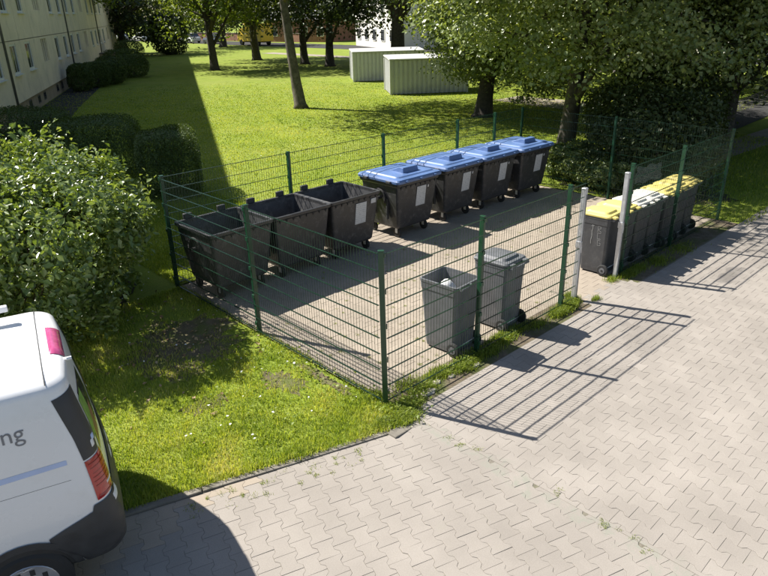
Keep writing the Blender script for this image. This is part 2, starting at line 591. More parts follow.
def clip(poly, a, b, c):
    """keep a*x+b*y<=c"""
    res = []
    for i in range(len(poly)):
        p, q = poly[i], poly[(i + 1) % len(poly)]
        dp, dq = a * p[0] + b * p[1] - c, a * q[0] + b * q[1] - c
        if dp <= 0:
            res.append(p)
        if (dp < 0 < dq) or (dq < 0 < dp):
            t = dp / (dp - dq)
            res.append((p[0] + (q[0] - p[0]) * t, p[1] + (q[1] - p[1]) * t))
    return res


def area(poly):
    return 0.5 * sum(poly[i][0] * poly[(i + 1) % len(poly)][1] - poly[(i + 1) % len(poly)][0] * poly[i][1] for i in range(len(poly)))


def project(p):
    d = Vector(p) - CAM
    z = d.dot(fw)
    return (384 + FPX * d.dot(rt2) / z, 288 - FPX * d.dot(up2) / z, z)


pav = []                             # (cx, cy, rot, clipped outline or None)


def lay(x, y, r_, planes):
    c_, s_ = math.cos(r_), math.sin(r_)
    poly = [(x + p[0] * c_ - p[1] * s_, y + p[0] * s_ + p[1] * c_) for p in OUT]
    cut = False
    for a, b, c in planes:
        if any(a * p[0] + b * p[1] > c for p in poly):
            poly = clip(poly, a, b, c)
            cut = True
            if len(poly) < 3 or area(poly) < 0.0025:
                return
    pav.append((x, y, r_, poly if cut else None))


# right-hand field, wavy joints running away from the fence
for i in range(-2, 92):
    for j in range(-34, 28):
        x = 0.02 + i * PW
        y = j * PL + (PL / 2 if i % 2 else 0) + 0.03
        gate = 4.0 < x < 5.4
        if y > 0.0 and not gate or y > 0.35:
            lay(x, y, 0, [(-1, 0, -0.03), (1, 0, BX - 0.02), (0, -1, -0.115), (0, 1, BY - 0.02)])
        elif gate and y > -0.5:
            lay(x, y, 0, [(-1, 0, -4.13), (1, 0, 5.29)] if y > -0.2 else [])
        elif y < 0.0:
            lay(x, y, 0, [(-1, 0, -0.0405), (0, 1, -0.33 if x < 4.3 else -0.43)])
# left-hand field, turned with the kerb
ra = math.atan2(-KD.y, -KD.x)
ca, sa = math.cos(ra), math.sin(ra)
kc = KN.x * K0.x + KN.y * K0.y + 0.106
for i in range(-60, 30):
    for j in range(-40, 6):
        lx = i * PW
        ly = j * PL + (PL / 2 if i % 2 else 0)
        x, y = K0.x + lx * ca - ly * sa, K0.y + lx * sa + ly * ca
        if y < -7 or x < -8:
            continue
        lay(x, y, ra, [(1, 0, 0.0375), (-KN.x, -KN.y, -kc) if x < -0.3 else (0, 1, -0.40)])

# the 300 stones that show largest become objects, the rest one mesh
cand = []
for k, (x, y, r_, poly) in enumerate(pav):
    u, v, dz = project((x, y, 0))
    if poly is None and -5 < u < 775 and v < 585 and not (u < 235 and v > 495 and x < -2.6) and dz > 0:
        cand.append((dz, k))
cand.sort()
big = set(k for _, k in cand[:298])
vs, fs = paver_geo(OUT)
pm = bpy.data.meshes.new('paver')
pm.from_pydata(vs, [], fs)
pm.materials.append(MATS['concrete_paver'])
at = pm.attributes.new('tint', 'FLOAT', 'FACE')
at.data.foreach_set('value', [0.5] * len(fs))
fields = {False: (MB(), []), True: (MB(), [])}
for k, (x, y, r_, poly) in enumerate(pav):
    dz = random.uniform(-0.0018, 0.0014)
    tl = (random.gauss(0, 0.005), random.gauss(0, 0.005))
    if k in big:
        o = bpy.data.objects.new('paver', pm)
        link(o, drive)
        o.location = (x, y, dz)
        o.rotation_euler = (tl[0], tl[1], r_ + random.gauss(0, 0.006) + (PI if random.random() < 0.5 else 0))
        continue
    if poly is None:
        c_, s_ = math.cos(r_), math.sin(r_)
        poly = [(x + p[0] * c_ - p[1] * s_, y + p[0] * s_ + p[1] * c_) for p in OUT]
    vs, fs = paver_geo(poly, dz, tl)
    mb, tints = fields[y > -0.1]
    mb.add(vs, fs)
    tints += [min(1, max(0, random.gauss(0.5, 0.09)))] * len(fs)
for yard, (mb, tints) in fields.items():
    po = mb.build('paver_field', 'yard_paver' if yard else 'concrete_paver', drive)
    at = po.data.attributes.new('tint', 'FLOAT', 'FACE')
    at.data.foreach_set('value', tints)
    po['kind'] = 'stuff'

# kerb
kerb = MB().add([(K0.x + KD.x * t + KN.x * s, K0.y + KD.y * t + KN.y * s, -0.09) for t, s in ((-0.1, 0.02), (12, 0.02), (12, 0.12), (-0.1, 0.12))],
                [(0, 1, 2, 3)]).build('kerb', 'joint_sand')
kerb['kind'] = 'structure'
ks = MB().box((0, 0, 0), (0.985, 0.078, 0.22)).build('kerb_stone', 'kerb_stone', kerb, bevel=0.008)
for k in range(11):
    o = ks if k == 0 else link(ks.copy(), kerb)
    t = 0.45 + k * 1.0
    o.location = (K0.x + KD.x * t + KN.x * (0.06 + random.uniform(-0.008, 0.008)), K0.y + KD.y * t + KN.y * 0.06, -0.094 + random.uniform(-0.012, 0.008))
    o.rotation_euler = (random.uniform(-0.03, 0.03), random.uniform(-0.008, 0.008), math.atan2(KD.y, KD.x) + random.uniform(-0.012, 0.012))
o = MB().box((0, 0, 0), (0.26, 0.13, 0.12)).build('kerb_stone', 'kerb_stone', kerb, bevel=0.012)
o.location = (-0.27, -0.50, -0.045)
o.rotation_euler = (0.03, 0.05, ra + 0.35)

# ------------------------------------------------------------------ fence
FH = 1.88
fence = thing('wire_mesh_fence', 'green double-rod wire mesh fence enclosing the bin yard', 'fence', (0, 0, 0))


def make_post():
    p = MB().box((0, 0, FH / 2), (0.042, 0.062, FH)).build('post', 'fence_green', fence, bevel=0.004)
    MB().box((0, 0, FH + 0.006), (0.047, 0.067, 0.014)).build('cap', 'fence_green', p, bevel=0.003)
    for k in range(5):
        MB().box((0, -0.040, 0.16 + k * 0.42), (0.046, 0.014, 0.05)).build('clamp', 'fence_green', p)
    return p


post0 = make_post()
pfirst = [True]


def post(x, y, rz):
    p = post0 if pfirst[0] else copy_tree(post0, fence)
    pfirst[0] = False
    p.location = (x, y, 0)
    p.rotation_euler = (random.gauss(0, 0.004), random.gauss(0, 0.004), rz)
    return p


def panel(a, b, out):
    a, b = Vector(a), Vector(b)
    d = (b - a)
    L = d.length
    d.normalize()
    off = Vector((out[0], out[1])) * 0.036
    o = Vector((a.x + off.x, a.y + off.y, 0))
    ang = math.atan2(d.y, d.x)
    m = MB()
    n = int((L - 0.02) / 0.05)
    s0 = (L - n * 0.05) / 2
    for k in range(n + 1):
        x = s0 + k * 0.05
        m.box((x, 0, 0.955), (0.0034, 0.0034, 1.83))
    w = m.build('mesh_panel', 'fence_wire', fence)
    w['kind'] = 'stuff'
    w.location = o
    w.rotation_euler = (0, 0, ang)
    r0 = MB().box((L / 2, 0.0055, 0), (L - 0.006, 0.006, 0.007)).box((L / 2, -0.0055, 0), (L - 0.006, 0.006, 0.007)).build('horizontal_rod', 'fence_wire', w)
    for k in range(10):
        r = r0 if k == 0 else link(r0.copy(), w)
        r.location = (0, 0, 0.055 + k * 0.2)
        r.rotation_euler = (0, random.gauss(0, 0.0006), 0)


F1, F2, L1 = 1.67, 3.69, 2.60
BXS = [2.46, 4.86, 7.20, 8.58]
R0, R1 = 5.52, 7.41
post(0, 0, R(45))
post(F1, 0, 0)
post(F2, 0, 0)
post(0, L1, -PI / 2)
post(0, BY, -PI / 2)
for x in BXS:
    post(x, BY, PI)
post(BX, BY, PI / 2)
post(BX, 2.5, PI / 2)
post(BX, 0, PI / 2)
post(R0, 0, 0)
post(R1, 0, 0)
S_, W_, N_, E_ = (0, -1), (-1, 0), (0, 1), (1, 0)
panel((0.01, 0), (F1 - 0.005, 0), S_)
panel((F1 + 0.005, 0), (F2 - 0.005, 0), S_)
panel((F2 + 0.005, 0), (4.02, 0), S_)
panel((0, 0.03), (0, L1 - 0.005), W_)
panel((0, L1 + 0.005), (0, BY), W_)
xs = [0.02] + BXS + [BX - 0.02]
for p, q in zip(xs[:-1], xs[1:]):
    panel((p + 0.005, BY), (q - 0.005, BY), N_)
panel((BX, 0.03), (BX, 2.495), E_)
panel((BX, 2.505), (BX, BY - 0.03), E_)
panel((R0 + 0.005, 0), (R1 - 0.005, 0), S_)
panel((R1 + 0.005, 0), (BX - 0.02, 0), S_)
panel((5.40, 0), (R0 - 0.005, 0), S_)


def gate_post(x, y, h, label):
    t = thing('gate_post', label, 'gate post', (x, y, 0), 0, None)
    MB().loft([rrect(0.034, 0.034, 0.007, 0), rrect(0.034, 0.034, 0.007, h)]).build('tube', 'galvanised', t)
    MB().loft([rrect(0.037, 0.037, 0.008, h + 0.0005), rrect(0.037, 0.037, 0.008, h + 0.012), rrect(0.03, 0.03, 0.008, h + 0.018)]).build('cap', 'galvanised', t)
    for z0, z1 in ((0.08, h * 0.44), (h * 0.50, h - 0.08)):
        MB().box((0.012, -0.0355, (z0 + z1) / 2), (0.012, 0.0025, z1 - z0)).build('slot', 'van_gap', t)
    MB().box((-0.02, 0, h * 0.52), (0.05, 0.082, 0.10)).build('lock_bracket', 'galvanised', t, bevel=0.003)
    return t


gate_post(4.06, -0.01, 1.76, 'galvanised steel gate post joined to the short narrow mesh panel')
gate_post(5.35, -0.01, 1.76, 'galvanised steel gate post beside the row of yellow-lidded bins')

# ------------------------------------------------------------------ big four-wheeled containers


def bar_ring(hx, hy, z, r=0.05):
    return rrect(hx, hy, r, z, 3)


def make_container(lid):
    t = thing('waste_container', '', 'waste container')
    H = 1.14
    rings = [bar_ring(0.455, 0.415, 0.205), bar_ring(0.475, 0.435, 0.24), bar_ring(0.535, 0.49, 0.72), bar_ring(0.568, 0.525, H - 0.075),
             bar_ring(0.578, 0.535, H - 0.07), bar_ring(0.595, 0.555, H - 0.045), bar_ring(0.60, 0.56, H), bar_ring(0.585, 0.545, H + 0.006),
             bar_ring(0.553, 0.512, H), bar_ring(0.55, 0.508, H - 0.05)]
    MB().loft(rings, True, False).build('body', 'container_grey', t, smooth=False, bevel=0.0)
    inner = [bar_ring(0.55, 0.508, H - 0.051), bar_ring(0.52, 0.475, 0.72), bar_ring(0.462, 0.422, 0.27)]
    MB().loft(inner, False, True).build('inside', 'container_inside', t)
    # gussets under the rim, front and sides
    for k in range(8):
        x = -0.48 + k * 0.137
        g = MB().add([(x - 0.022, -0.529, H - 0.055), (x + 0.022, -0.529, H - 0.055), (x, -0.522, H - 0.125),
                      (x - 0.022, -0.556, H - 0.055), (x + 0.022, -0.556, H - 0.055)],
                     [(0, 1, 4, 3), (3, 4, 2), (0, 3, 2), (1, 2, 4)])
        g.build('gusset', 'dark_plastic', t)
    # lifting trunnions and combs on both sides
    for s in (-1, 1):
        m = MB()
        m.cyl((s * 0.53, 0, 0.80), (s * 0.625, 0, 0.80), 0.035, 12)
        m.build('trunnion', 'black_rubber', t)
        arc = [(s * 0.565, 0.17 * math.cos(R(a)), 0.80 + 0.17 * math.sin(R(a))) for a in range(-30, 211, 20)]
        MB().tube(arc, 0.026, 6).build('trunnion_guard', 'black_rubber', t, smooth=True)
        MB().box((s * 0.545, -0.20, 0.60), (0.05, 0.05, 0.42), 0).build('side_rib', 'dark_plastic', t, bevel=0.01)
        MB().box((s * 0.545, 0.22, 0.60), (0.05, 0.05, 0.42), 0).build('side_rib', 'dark_plastic', t, bevel=0.01)
    # castors
    for sx in (-1, 1):
        for sy in (-1, 1):
            x, y = sx * 0.385, sy * 0.34
            m = MB()
            m.box((x, y, 0.222), (0.10, 0.10, 0.03))
            m.box((x - 0.036, y + 0.02, 0.155), (0.008, 0.06, 0.12)).box((x + 0.036, y + 0.02, 0.155), (0.008, 0.06, 0.12))
            c = m.build('castor', 'galvanised' if sy < 0 else 'dark_plastic', t)
            MB().tube([(x - 0.025, y + 0.03, 0.1), (x - 0.018, y + 0.03, 0.1), (x + 0.018, y + 0.03, 0.1), (x + 0.025, y + 0.03, 0.1)],
                      [0.088, 0.1, 0.1, 0.088], 18).build('wheel', 'black_rubber', c, smooth=False)
    # hinges on the back edge
    for x in (-0.33, 0.30):
        m = MB().box((x, 0.565, H + 0.045), (0.15, 0.06, 0.09))
        m.box((x - 0.05, 0.585, H - 0.02), (0.03, 0.05, 0.14)).box((x + 0.05, 0.585, H - 0.02), (0.03, 0.05, 0.14))
        m.build('hinge', 'dark_plastic', t, bevel=0.012)
    if lid:
        lr = [rrect(0.585, 0.555, 0.05, H + 0.012, 4), rrect(0.628, 0.59, 0.06, H + 0.014, 4, 0, -0.01), rrect(0.632, 0.595, 0.06, H + 0.055, 4, 0, -0.01),
              rrect(0.612, 0.575, 0.07, H + 0.088, 4, 0, -0.01), rrect(0.53, 0.49, 0.08, H + 0.100, 4), rrect(0.50, 0.46, 0.07, H + 0.122, 4), rrect(0.2, 0.2, 0.05, H + 0.138, 4)]
        l = MB().loft(lr).build('lid', 'blue_lid', t)
        # wedge handle: upright face towards the front
        z0 = H + 0.118
        v = [(-0.22, -0.33, z0), (0.22, -0.33, z0), (0.22, 0.12, z0), (-0.22, 0.12, z0), (-0.20, -0.31, z0 + 0.11), (0.20, -0.31, z0 + 0.11),
             (0.20, -0.20, z0 + 0.115), (-0.20, -0.20, z0 + 0.115)]
        MB().add(v, [(3, 2, 1, 0), (0, 1, 5, 4), (1, 2, 6, 5), (2, 3, 7, 6), (3, 0, 4, 7), (4, 5, 6, 7)]).build('lid_handle', 'blue_lid', l, bevel=0.012)
        for x in (-0.4, 0.0, 0.4):
            MB().box((x, -0.615, H + 0.045), (0.06, 0.03, 0.035)).build('lid_catch', 'blue_lid', l, bevel=0.006)
        for y in (-0.35, 0.3):
            MB().box((-0.645, y, H + 0.03), (0.05, 0.12, 0.05)).build('side_grip', 'dark_plastic', l, bevel=0.01)
            MB().box((0.645, y, H + 0.03), (0.05, 0.12, 0.05)).build('side_grip', 'dark_plastic', l, bevel=0.01)
    return t


def add_label(t, x, z, w, h, mat='paper_label'):
    y0 = -0.415 - (z - h / 2 - 0.205) / 0.86 * 0.112
    y1 = -0.415 - (z + h / 2 - 0.205) / 0.86 * 0.112
    e = 0.013
    v = [(x - w / 2, y0 - e, z - h / 2), (x + w / 2, y0 - e, z - h / 2), (x + w / 2, y1 - e, z + h / 2), (x - w / 2, y1 - e, z + h / 2)]
    v += [(p[0], p[1] + 0.004, p[2]) for p in v]
    MB().add(v, [(0, 1, 2, 3), (7, 6, 5, 4), (0, 4, 5, 1), (1, 5, 6, 2), (2, 6, 7, 3), (3, 7, 4, 0)]).build('label_sheet', mat, t)


CY = 4.42
specs = [(0.66, CY, 0.02, False, 'open lidless dark grey waste container in the fence corner by the lawn, without label', None),
         (1.86, CY, 0.0, False, 'open lidless dark grey waste container without label, between two other open containers', None),
         (3.06, CY + 0.02, 0.01, False, 'open lidless dark grey waste container with white label, next to the blue lids', 0.12),
         (4.72, CY + 0.05, 0.0, True, 'blue-lidded dark grey container standing next to the open containers', 0.10),
         (6.14, CY + 0.10, 0.02, True, 'blue-lidded dark grey container, second of four counted from the open containers', 0.14),
         (7.42, CY + 0.08, 0.0, True, 'blue-lidded dark grey container, third of four counted from the open containers', 0.13),
         (8.72, CY + 0.0, -0.02, True, 'blue-lidded dark grey container nearest the tree trunk behind the fence', 0.12)]
proto = {}
for x, y, rz, lid, lab, lx in specs:
    if lid in proto:
        t = copy_tree(proto[lid])
        for ch in list(t.children):
            if ch.name.startswith('label_sheet'):
                bpy.data.objects.remove(ch)
    else:
        t = make_container(lid)
        proto[lid] = t
    t.location = (x, y, 0)
    t.rotation_euler = (0, 0, rz)
    tag(t, lab, 'waste container', 'big waste containers along the back fence')
    if lx is not None:
        add_label(t, lx, 0.80, 0.26, 0.40)
        if not lid:
            add_label(t, 0.42, 0.98, 0.12, 0.09)
        else:
            add_label(t, lx + 0.19, 0.965, 0.035, 0.05)

# ------------------------------------------------------------------ two-wheeled bins (back with wheels at -y)


def make_bin(name, label, body, lidmat, w, d, h, group, is_open=False, loc=(0, 0, 0), rz=0.0):
    t = thing(name, label, 'wheelie bin', loc, rz, group)
    hw, hd = w / 2, d / 2
    k = 0.80
    rg = [rrect(hw * k, hd * 0.78, 0.04, 0.03, 3, 0, -0.01), rrect(hw * 0.83, hd * 0.81, 0.045, 0.10, 3, 0, -0.01), rrect(hw * 0.95, hd * 0.93, 0.045, h - 0.17, 3),
          rrect(hw * 0.975, hd * 0.955, 0.045, h - 0.165, 3), rrect(hw * 0.985, hd * 0.97, 0.045, h - 0.08, 3),
          rrect(hw, hd, 0.05, h - 0.075, 3), rrect(hw, hd, 0.05, h - 0.04, 3), rrect(hw * 0.93, hd * 0.93, 0.04, h - 0.037, 3),
          rrect(hw * 0.90, hd * 0.90, 0.04, h - 0.2, 3), rrect(hw * 0.78, hd * 0.76, 0.04, 0.07, 3)]
    MB().loft(rg).build('body', body, t)
    # axle, wheels
    MB().cyl((-hw * 0.8, -hd * 0.82, 0.10), (hw * 0.8, -hd * 0.82, 0.10), 0.012, 8).build('axle', 'galvanised', t)
    for s in (-1, 1):
        x0, x1 = s * hw * 0.835, s * (hw * 0.835 + 0.045)
        wl = MB().tube([(x0, -hd * 0.82, 0.1), (x0 + s * 0.008, -hd * 0.82, 0.1), (x1 - s * 0.008, -hd * 0.82, 0.1), (x1, -hd * 0.82, 0.1)],
                       [0.085, 0.1, 0.1, 0.085], 20).build('wheel', 'black_rubber', t)
        MB().cyl((x1 - s * 0.002, -hd * 0.82, 0.1), (x1 + s * 0.006, -hd * 0.82, 0.1), 0.05, 16).build('hub', 'bin_grey', wl)
        MB().cyl((x1 + s * 0.0065, -hd * 0.82, 0.1), (x1 + s * 0.010, -hd * 0.82, 0.1), 0.02, 12).build('hub_cap', 'black_rubber', wl)
    # handle at the back
    m = MB().cyl((-hw * 0.85, -hd - 0.045, h - 0.055), (hw * 0.85, -hd - 0.045, h - 0.055), 0.014, 8)
    for x in (-hw * 0.8, 0, hw * 0.8):
        m.box((x, -hd - 0.018, h - 0.06), (0.03, 0.05, 0.03))
    m.build('handle', body, t)
    for x in (-hw * 0.45, 0, hw * 0.45):
        MB().box((x, hd * 0.985, h - 0.125), (0.02, 0.03, 0.075)).build('front_rib', body, t)
    if not is_open:
        lr = [rrect(hw * 0.97, hd * 0.97, 0.05, h - 0.034, 4), rrect(hw * 1.03, hd * 1.02, 0.06, h - 0.032, 4, 0, 0.012), rrect(hw * 1.035, hd * 1.03, 0.06, h - 0.008, 4, 0, 0.012),
              rrect(hw * 0.98, hd * 0.98, 0.06, h + 0.012, 4, 0, 0.012), rrect(hw * 0.78, hd * 0.76, 0.06, h + 0.016, 4, 0, 0.01),
              rrect(hw * 0.68, hd * 0.66, 0.06, h + 0.048, 4, 0, 0.0), rrect(hw * 0.3, hd * 0.3, 0.05, h + 0.058, 4)]
        l = MB().loft(lr).build('lid', lidmat, t)
        for x in (-hw * 0.6, hw * 0.6):
            MB().box((x, -hd - 0.03, h - 0.02), (0.09, 0.07, 0.035)).build('lid_hinge', lidmat, l, bevel=0.006)
        MB().box((0, hd * 1.03 + 0.025, h - 0.014), (hw * 0.9, 0.05, 0.018)).build('lid_grip', lidmat, l, bevel=0.006)
    return t


make_bin('wheelie_bin', 'open grey wheelie bin holding a white bag, beside the mesh fence', 'bin_grey', 'bin_grey', 0.54, 0.62, 1.03, 'grey bins behind the front fence', True, (1.60, 0.42, 0), R(4))
b2 = make_bin('wheelie_bin', 'grey wheelie bin with closed light grey lid, beside the mesh fence', 'bin_grey', 'bin_grey', 0.50, 0.56, 1.02, 'grey bins behind the front fence', False, (2.60, 0.36, 0), R(3))

# rubbish bag inside the open bin
g = MB()
rr = []
random.seed(3)
for i in range(7):
    z = 0.62 + i * 0.055
    rad = 0.15 * math.sqrt(max(0.02, 1 - (i / 6.2) ** 2))
    rr.append([(rad * (1 + 0.18 * math.sin(3 * a + i) + random.uniform(-0.08, 0.08)) * math.cos(a), rad * (1 + random.uniform(-0.1, 0.1)) * math.sin(a), z + random.uniform(-0.01, 0.01))
               for a in [2 * PI * k / 14 for k in range(14)]])
bag = g.loft(rr).build('rubbish_bag', 'white_bag', None, smooth=True)
bag.location = (1.585, 0.46, 0.0)
tag(bag, 'crumpled white rubbish bag inside the open grey bin', 'bag')

ylids = ['yellow_lid', 'yellow_lid', 'white_lid', 'white_lid', 'yellow_lid', 'yellow_lid', 'yellow_lid']
ylabels = ['yellow-lidded dark bin at the gate post with white scrawl on its side',
           'yellow-lidded dark bin between the scrawled bin and the white lids',
           'pale-lidded dark bin next to the second yellow lid from the gate post',
           'pale-lidded dark bin, the one farther from the gate post',
           'yellow-lidded dark bin right after the two pale-lidded ones',
           'yellow-lidded dark bin, second after the two pale-lidded ones',
           'yellow-lidded dark bin in the tree shade at the far end of the row']
ybins = []
for k in range(7):
    ybins.append(make_bin('wheelie_bin', ylabels[k], 'bin_dark', ylids[k], 0.47, 0.55, 1.03 + random.uniform(-0.015, 0.015), 'row of lidded bins behind the fence',
                          False, (5.44 + k * 0.515, 0.38 + random.uniform(-0.02, 0.02), 0), R(random.uniform(-3, 3))))

# scrawl on the side of the first yellow-lidded bin (flat paint)
def stroke(m, pts, w):
    # ribbon on the -x side; (y, z) pairs; x follows the taper
    for (y0, z0), (y1, z1) in zip(pts[:-1], pts[1:]):
        d = Vector((y1 - y0, z1 - z0))
        if d.length < 1e-5:
            continue
        n = Vector((-d.y, d.x)).normalized() * w / 2
        q_ = [(y0 + n.x, z0 + n.y), (y1 + n.x, z1 + n.y), (y1 - n.x, z1 - n.y), (y0 - n.x, z0 - n.y)]
        X = lambda z: -(0.235 * 0.83 + (z - 0.10) / (0.86 - 0.10) * 0.235 * 0.12) - 0.003
        m.add([(X(z), y, z) for y, z in q_], [(0, 1, 2, 3)])


sm = MB()
stroke(sm, [(0.03, 0.86), (0.02, 0.80), (0.035, 0.74), (0.03, 0.66), (0.045, 0.58), (0.04, 0.52)], 0.012)
stroke(sm, [(0.05, 0.84), (0.03, 0.83), (0.0, 0.85)], 0.012)
for k, pts in enumerate(([(-0.07, 0.0), (-0.07, 0.10), (-0.12, 0.09), (-0.12, 0.06), (-0.07, 0.05), (-0.13, 0.0)],
                         [(-0.13, 0.10), (-0.07, 0.10), (-0.07, 0.0), (-0.13, 0.0)],
                         [(-0.13, 0.09), (-0.08, 0.10), (-0.08, 0.0), (-0.13, 0.01), (-0.13, 0.05), (-0.10, 0.05)])):
    stroke(sm, [(y, z + 0.75 - k * 0.12) for y, z in pts], 0.0075)
sm.build('painted_scrawl', 'chalk_mark', ybins[0])

# pale plastic film caught on the fence above the bins
fm = MB()
gx, gz = 10, 5
vv = []
for i in range(gx + 1):
    for j in range(gz + 1):
        vv.append((i / gx * 0.92 + 0.02 * math.sin(j * 2.1), 0.012 * math.sin(i * 1.7 + j) + 0.008 * math.sin(i * 3.1), j / gz * 0.27 + 0.02 * math.sin(i * 1.3) - 0.05 * (i / gx)))
ff = [(i * (gz + 1) + j, (i + 1) * (gz + 1) + j, (i + 1) * (gz + 1) + j + 1, i * (gz + 1) + j + 1) for i in range(gx) for j in range(gz)]
film = fm.add(vv, ff).build('plastic_sheet', 'plastic_film', None, smooth=True)
sol = film.modifiers.new('s', 'SOLIDIFY')
sol.thickness = 0.003
film.location = (5.72, 0.03, 1.50)
tag(film, 'crumpled pale plastic sheet caught on the mesh fence above the bins', 'sheet')

# ------------------------------------------------------------------ delivery van
van = thing('delivery_van', 'white delivery van with black bumper and red tail light parked by the kerb', 'van', (-2.88, 0.46, 0), R(165.6))


def lerp_tab(tab, z):
    for (a, va), (b, vb) in zip(tab[:-1], tab[1:]):
        if z <= b:
            t = max(0, (z - a) / (b - a))
            return va + (vb - va) * t
    return tab[-1][1]


WT = [(0.28, 0.80), (0.38, 0.885), (0.6, 0.912), (0.85, 0.912), (1.0, 0.90), (1.3, 0.855), (1.55, 0.81), (1.70, 0.775), (1.76, 0.755)]
RT = [(0.28, 0.11), (0.40, 0.06), (0.62, 0.05), (0.72, 0.07), (1.0, 0.09), (1.4, 0.13), (1.76, 0.20)]
FT = [(0.28, 4.08), (0.5, 4.2), (0.8, 4.12), (0.95, 3.95), (1.05, 3.5), (1.4, 3.05), (1.76, 2.6)]


def VP(z, s, side=1, ins=0.0):
    """van skin: s 0-1 rear, 1-2 rear corner, 2-3 flank, 3-4 front corner, 4-5 front"""
    w, r, f = lerp_tab(WT, z) - ins, lerp_tab(RT, z) + ins, lerp_tab(FT, z) - ins
    rr, rf = max(0.02, 0.17 - ins * 0.6), max(0.03, 0.40 - ins * 0.6)
    bulge = 0.045
    if s <= 1:
        y = (w - rr) * s
        x = r + bulge * (y / w) ** 2
    elif s <= 2:
        a = (s - 1) * PI / 2
        y = w - rr + rr * math.sin(a)
        x = r + bulge * ((w - rr) / w) ** 2 + rr * (1 - math.cos(a))
    elif s <= 3:
        y = w
        x0 = r + bulge * ((w - rr) / w) ** 2 + rr
        x = x0 + (f - rf - x0) * (s - 2)
    elif s <= 4:
        a = (s - 3) * PI / 2
        y = w - rf + rf * math.cos(a)
        x = f - rf + rf * math.sin(a)
    else:
        y = (w - rf) * (5 - s)
        x = f
    return Vector((x, y * side, z))


def s_at_x(z, x):
    """flank parameter for a given distance from the rear"""
    w, r, f = lerp_tab(WT, z), lerp_tab(RT, z), lerp_tab(FT, z)
    x0 = r + 0.045 * ((w - 0.17) / w) ** 2 + 0.17
    return 2 + (x - x0) / (f - 0.40 - x0)


def VN(z, s, side=1):
    e = 1e-3
    a = VP(z, s + e, side) - VP(z, s - e, side)
    b = VP(z + 0.01, s, side) - VP(z - 0.01, s, side)
    n = a.cross(b) * side
    n.normalize()
    return -n if n.dot(VP(z, s, side) - Vector((2, 0, 1))) < 0 else n


SS = [0, .25, .5, .75, 1] + [1 + k / 8 for k in range(1, 8)] + [2 + k / 14 for k in range(15)] + [3 + k / 6 for k in range(1, 7)] + [4.33, 4.66]


def vring(z, ins=0.0, zz=None):
    pts = [VP(z, s, 1, ins) for s in SS] + [VP(z, 5, 1, ins)] + [VP(z, s, -1, ins) for s in reversed(SS[1:])]
    return [(p.x, p.y, z if zz is None else zz) for p in pts]


def roof_z(d):
    a = min(max(d, 0) / 0.14, 1)
    return 1.76 + 0.085 * math.sqrt(max(0, 1 - (1 - a) ** 2)) + 0.022 * (1 - (1 - min(d / 0.73, 1)) ** 2)


rings = [vring(z) for z in (0.28, 0.33, 0.38, 0.5, 0.62, 0.72, 0.85, 1.0, 1.05, 1.15, 1.3, 1.42, 1.55, 1.62, 1.70, 1.76)]
for d in (0.006, 0.02, 0.045, 0.08, 0.14, 0.25, 0.4, 0.6):
    rings.append(vring(1.76, d, roof_z(d)))
for r_ in rings:
    r_.reverse()
MB().loft(rings).build('body', 'van_white', van, smooth=True)


def vpatch(name, mat, s0, s1, z0, z1, off=0.006, side=1, ns=12, nz=8, parent=van, rim=True):
    """shell on the van skin; s0, s1 may depend on z and z0, z1 on the fraction along s"""
    G = []
    for i in range(ns + 1):
        for j in range(nz + 1):
            u, v = i / ns, j / nz
            za = z0(u) if callable(z0) else z0
            zb = z1(u) if callable(z1) else z1
            z = za + (zb - za) * v
            a = s0(z) if callable(s0) else s0
            b = s1(z) if callable(s1) else s1
            s = a + (b - a) * u
            edge = i in (0, ns) or j in (0, nz)
            G.append(VP(z, s, side) + VN(z, s, side) * (off if not (edge and rim) else off * 0.35))
    k = nz + 1
    fs = []
    for i in range(ns):
        for j in range(nz):
            q_ = (i * k + j, (i + 1) * k + j, (i + 1) * k + j + 1, i * k + j + 1)
            fs.append(q_ if side < 0 else tuple(reversed(q_)))
    return MB().add(G, fs).build(name, mat, parent, smooth=True)


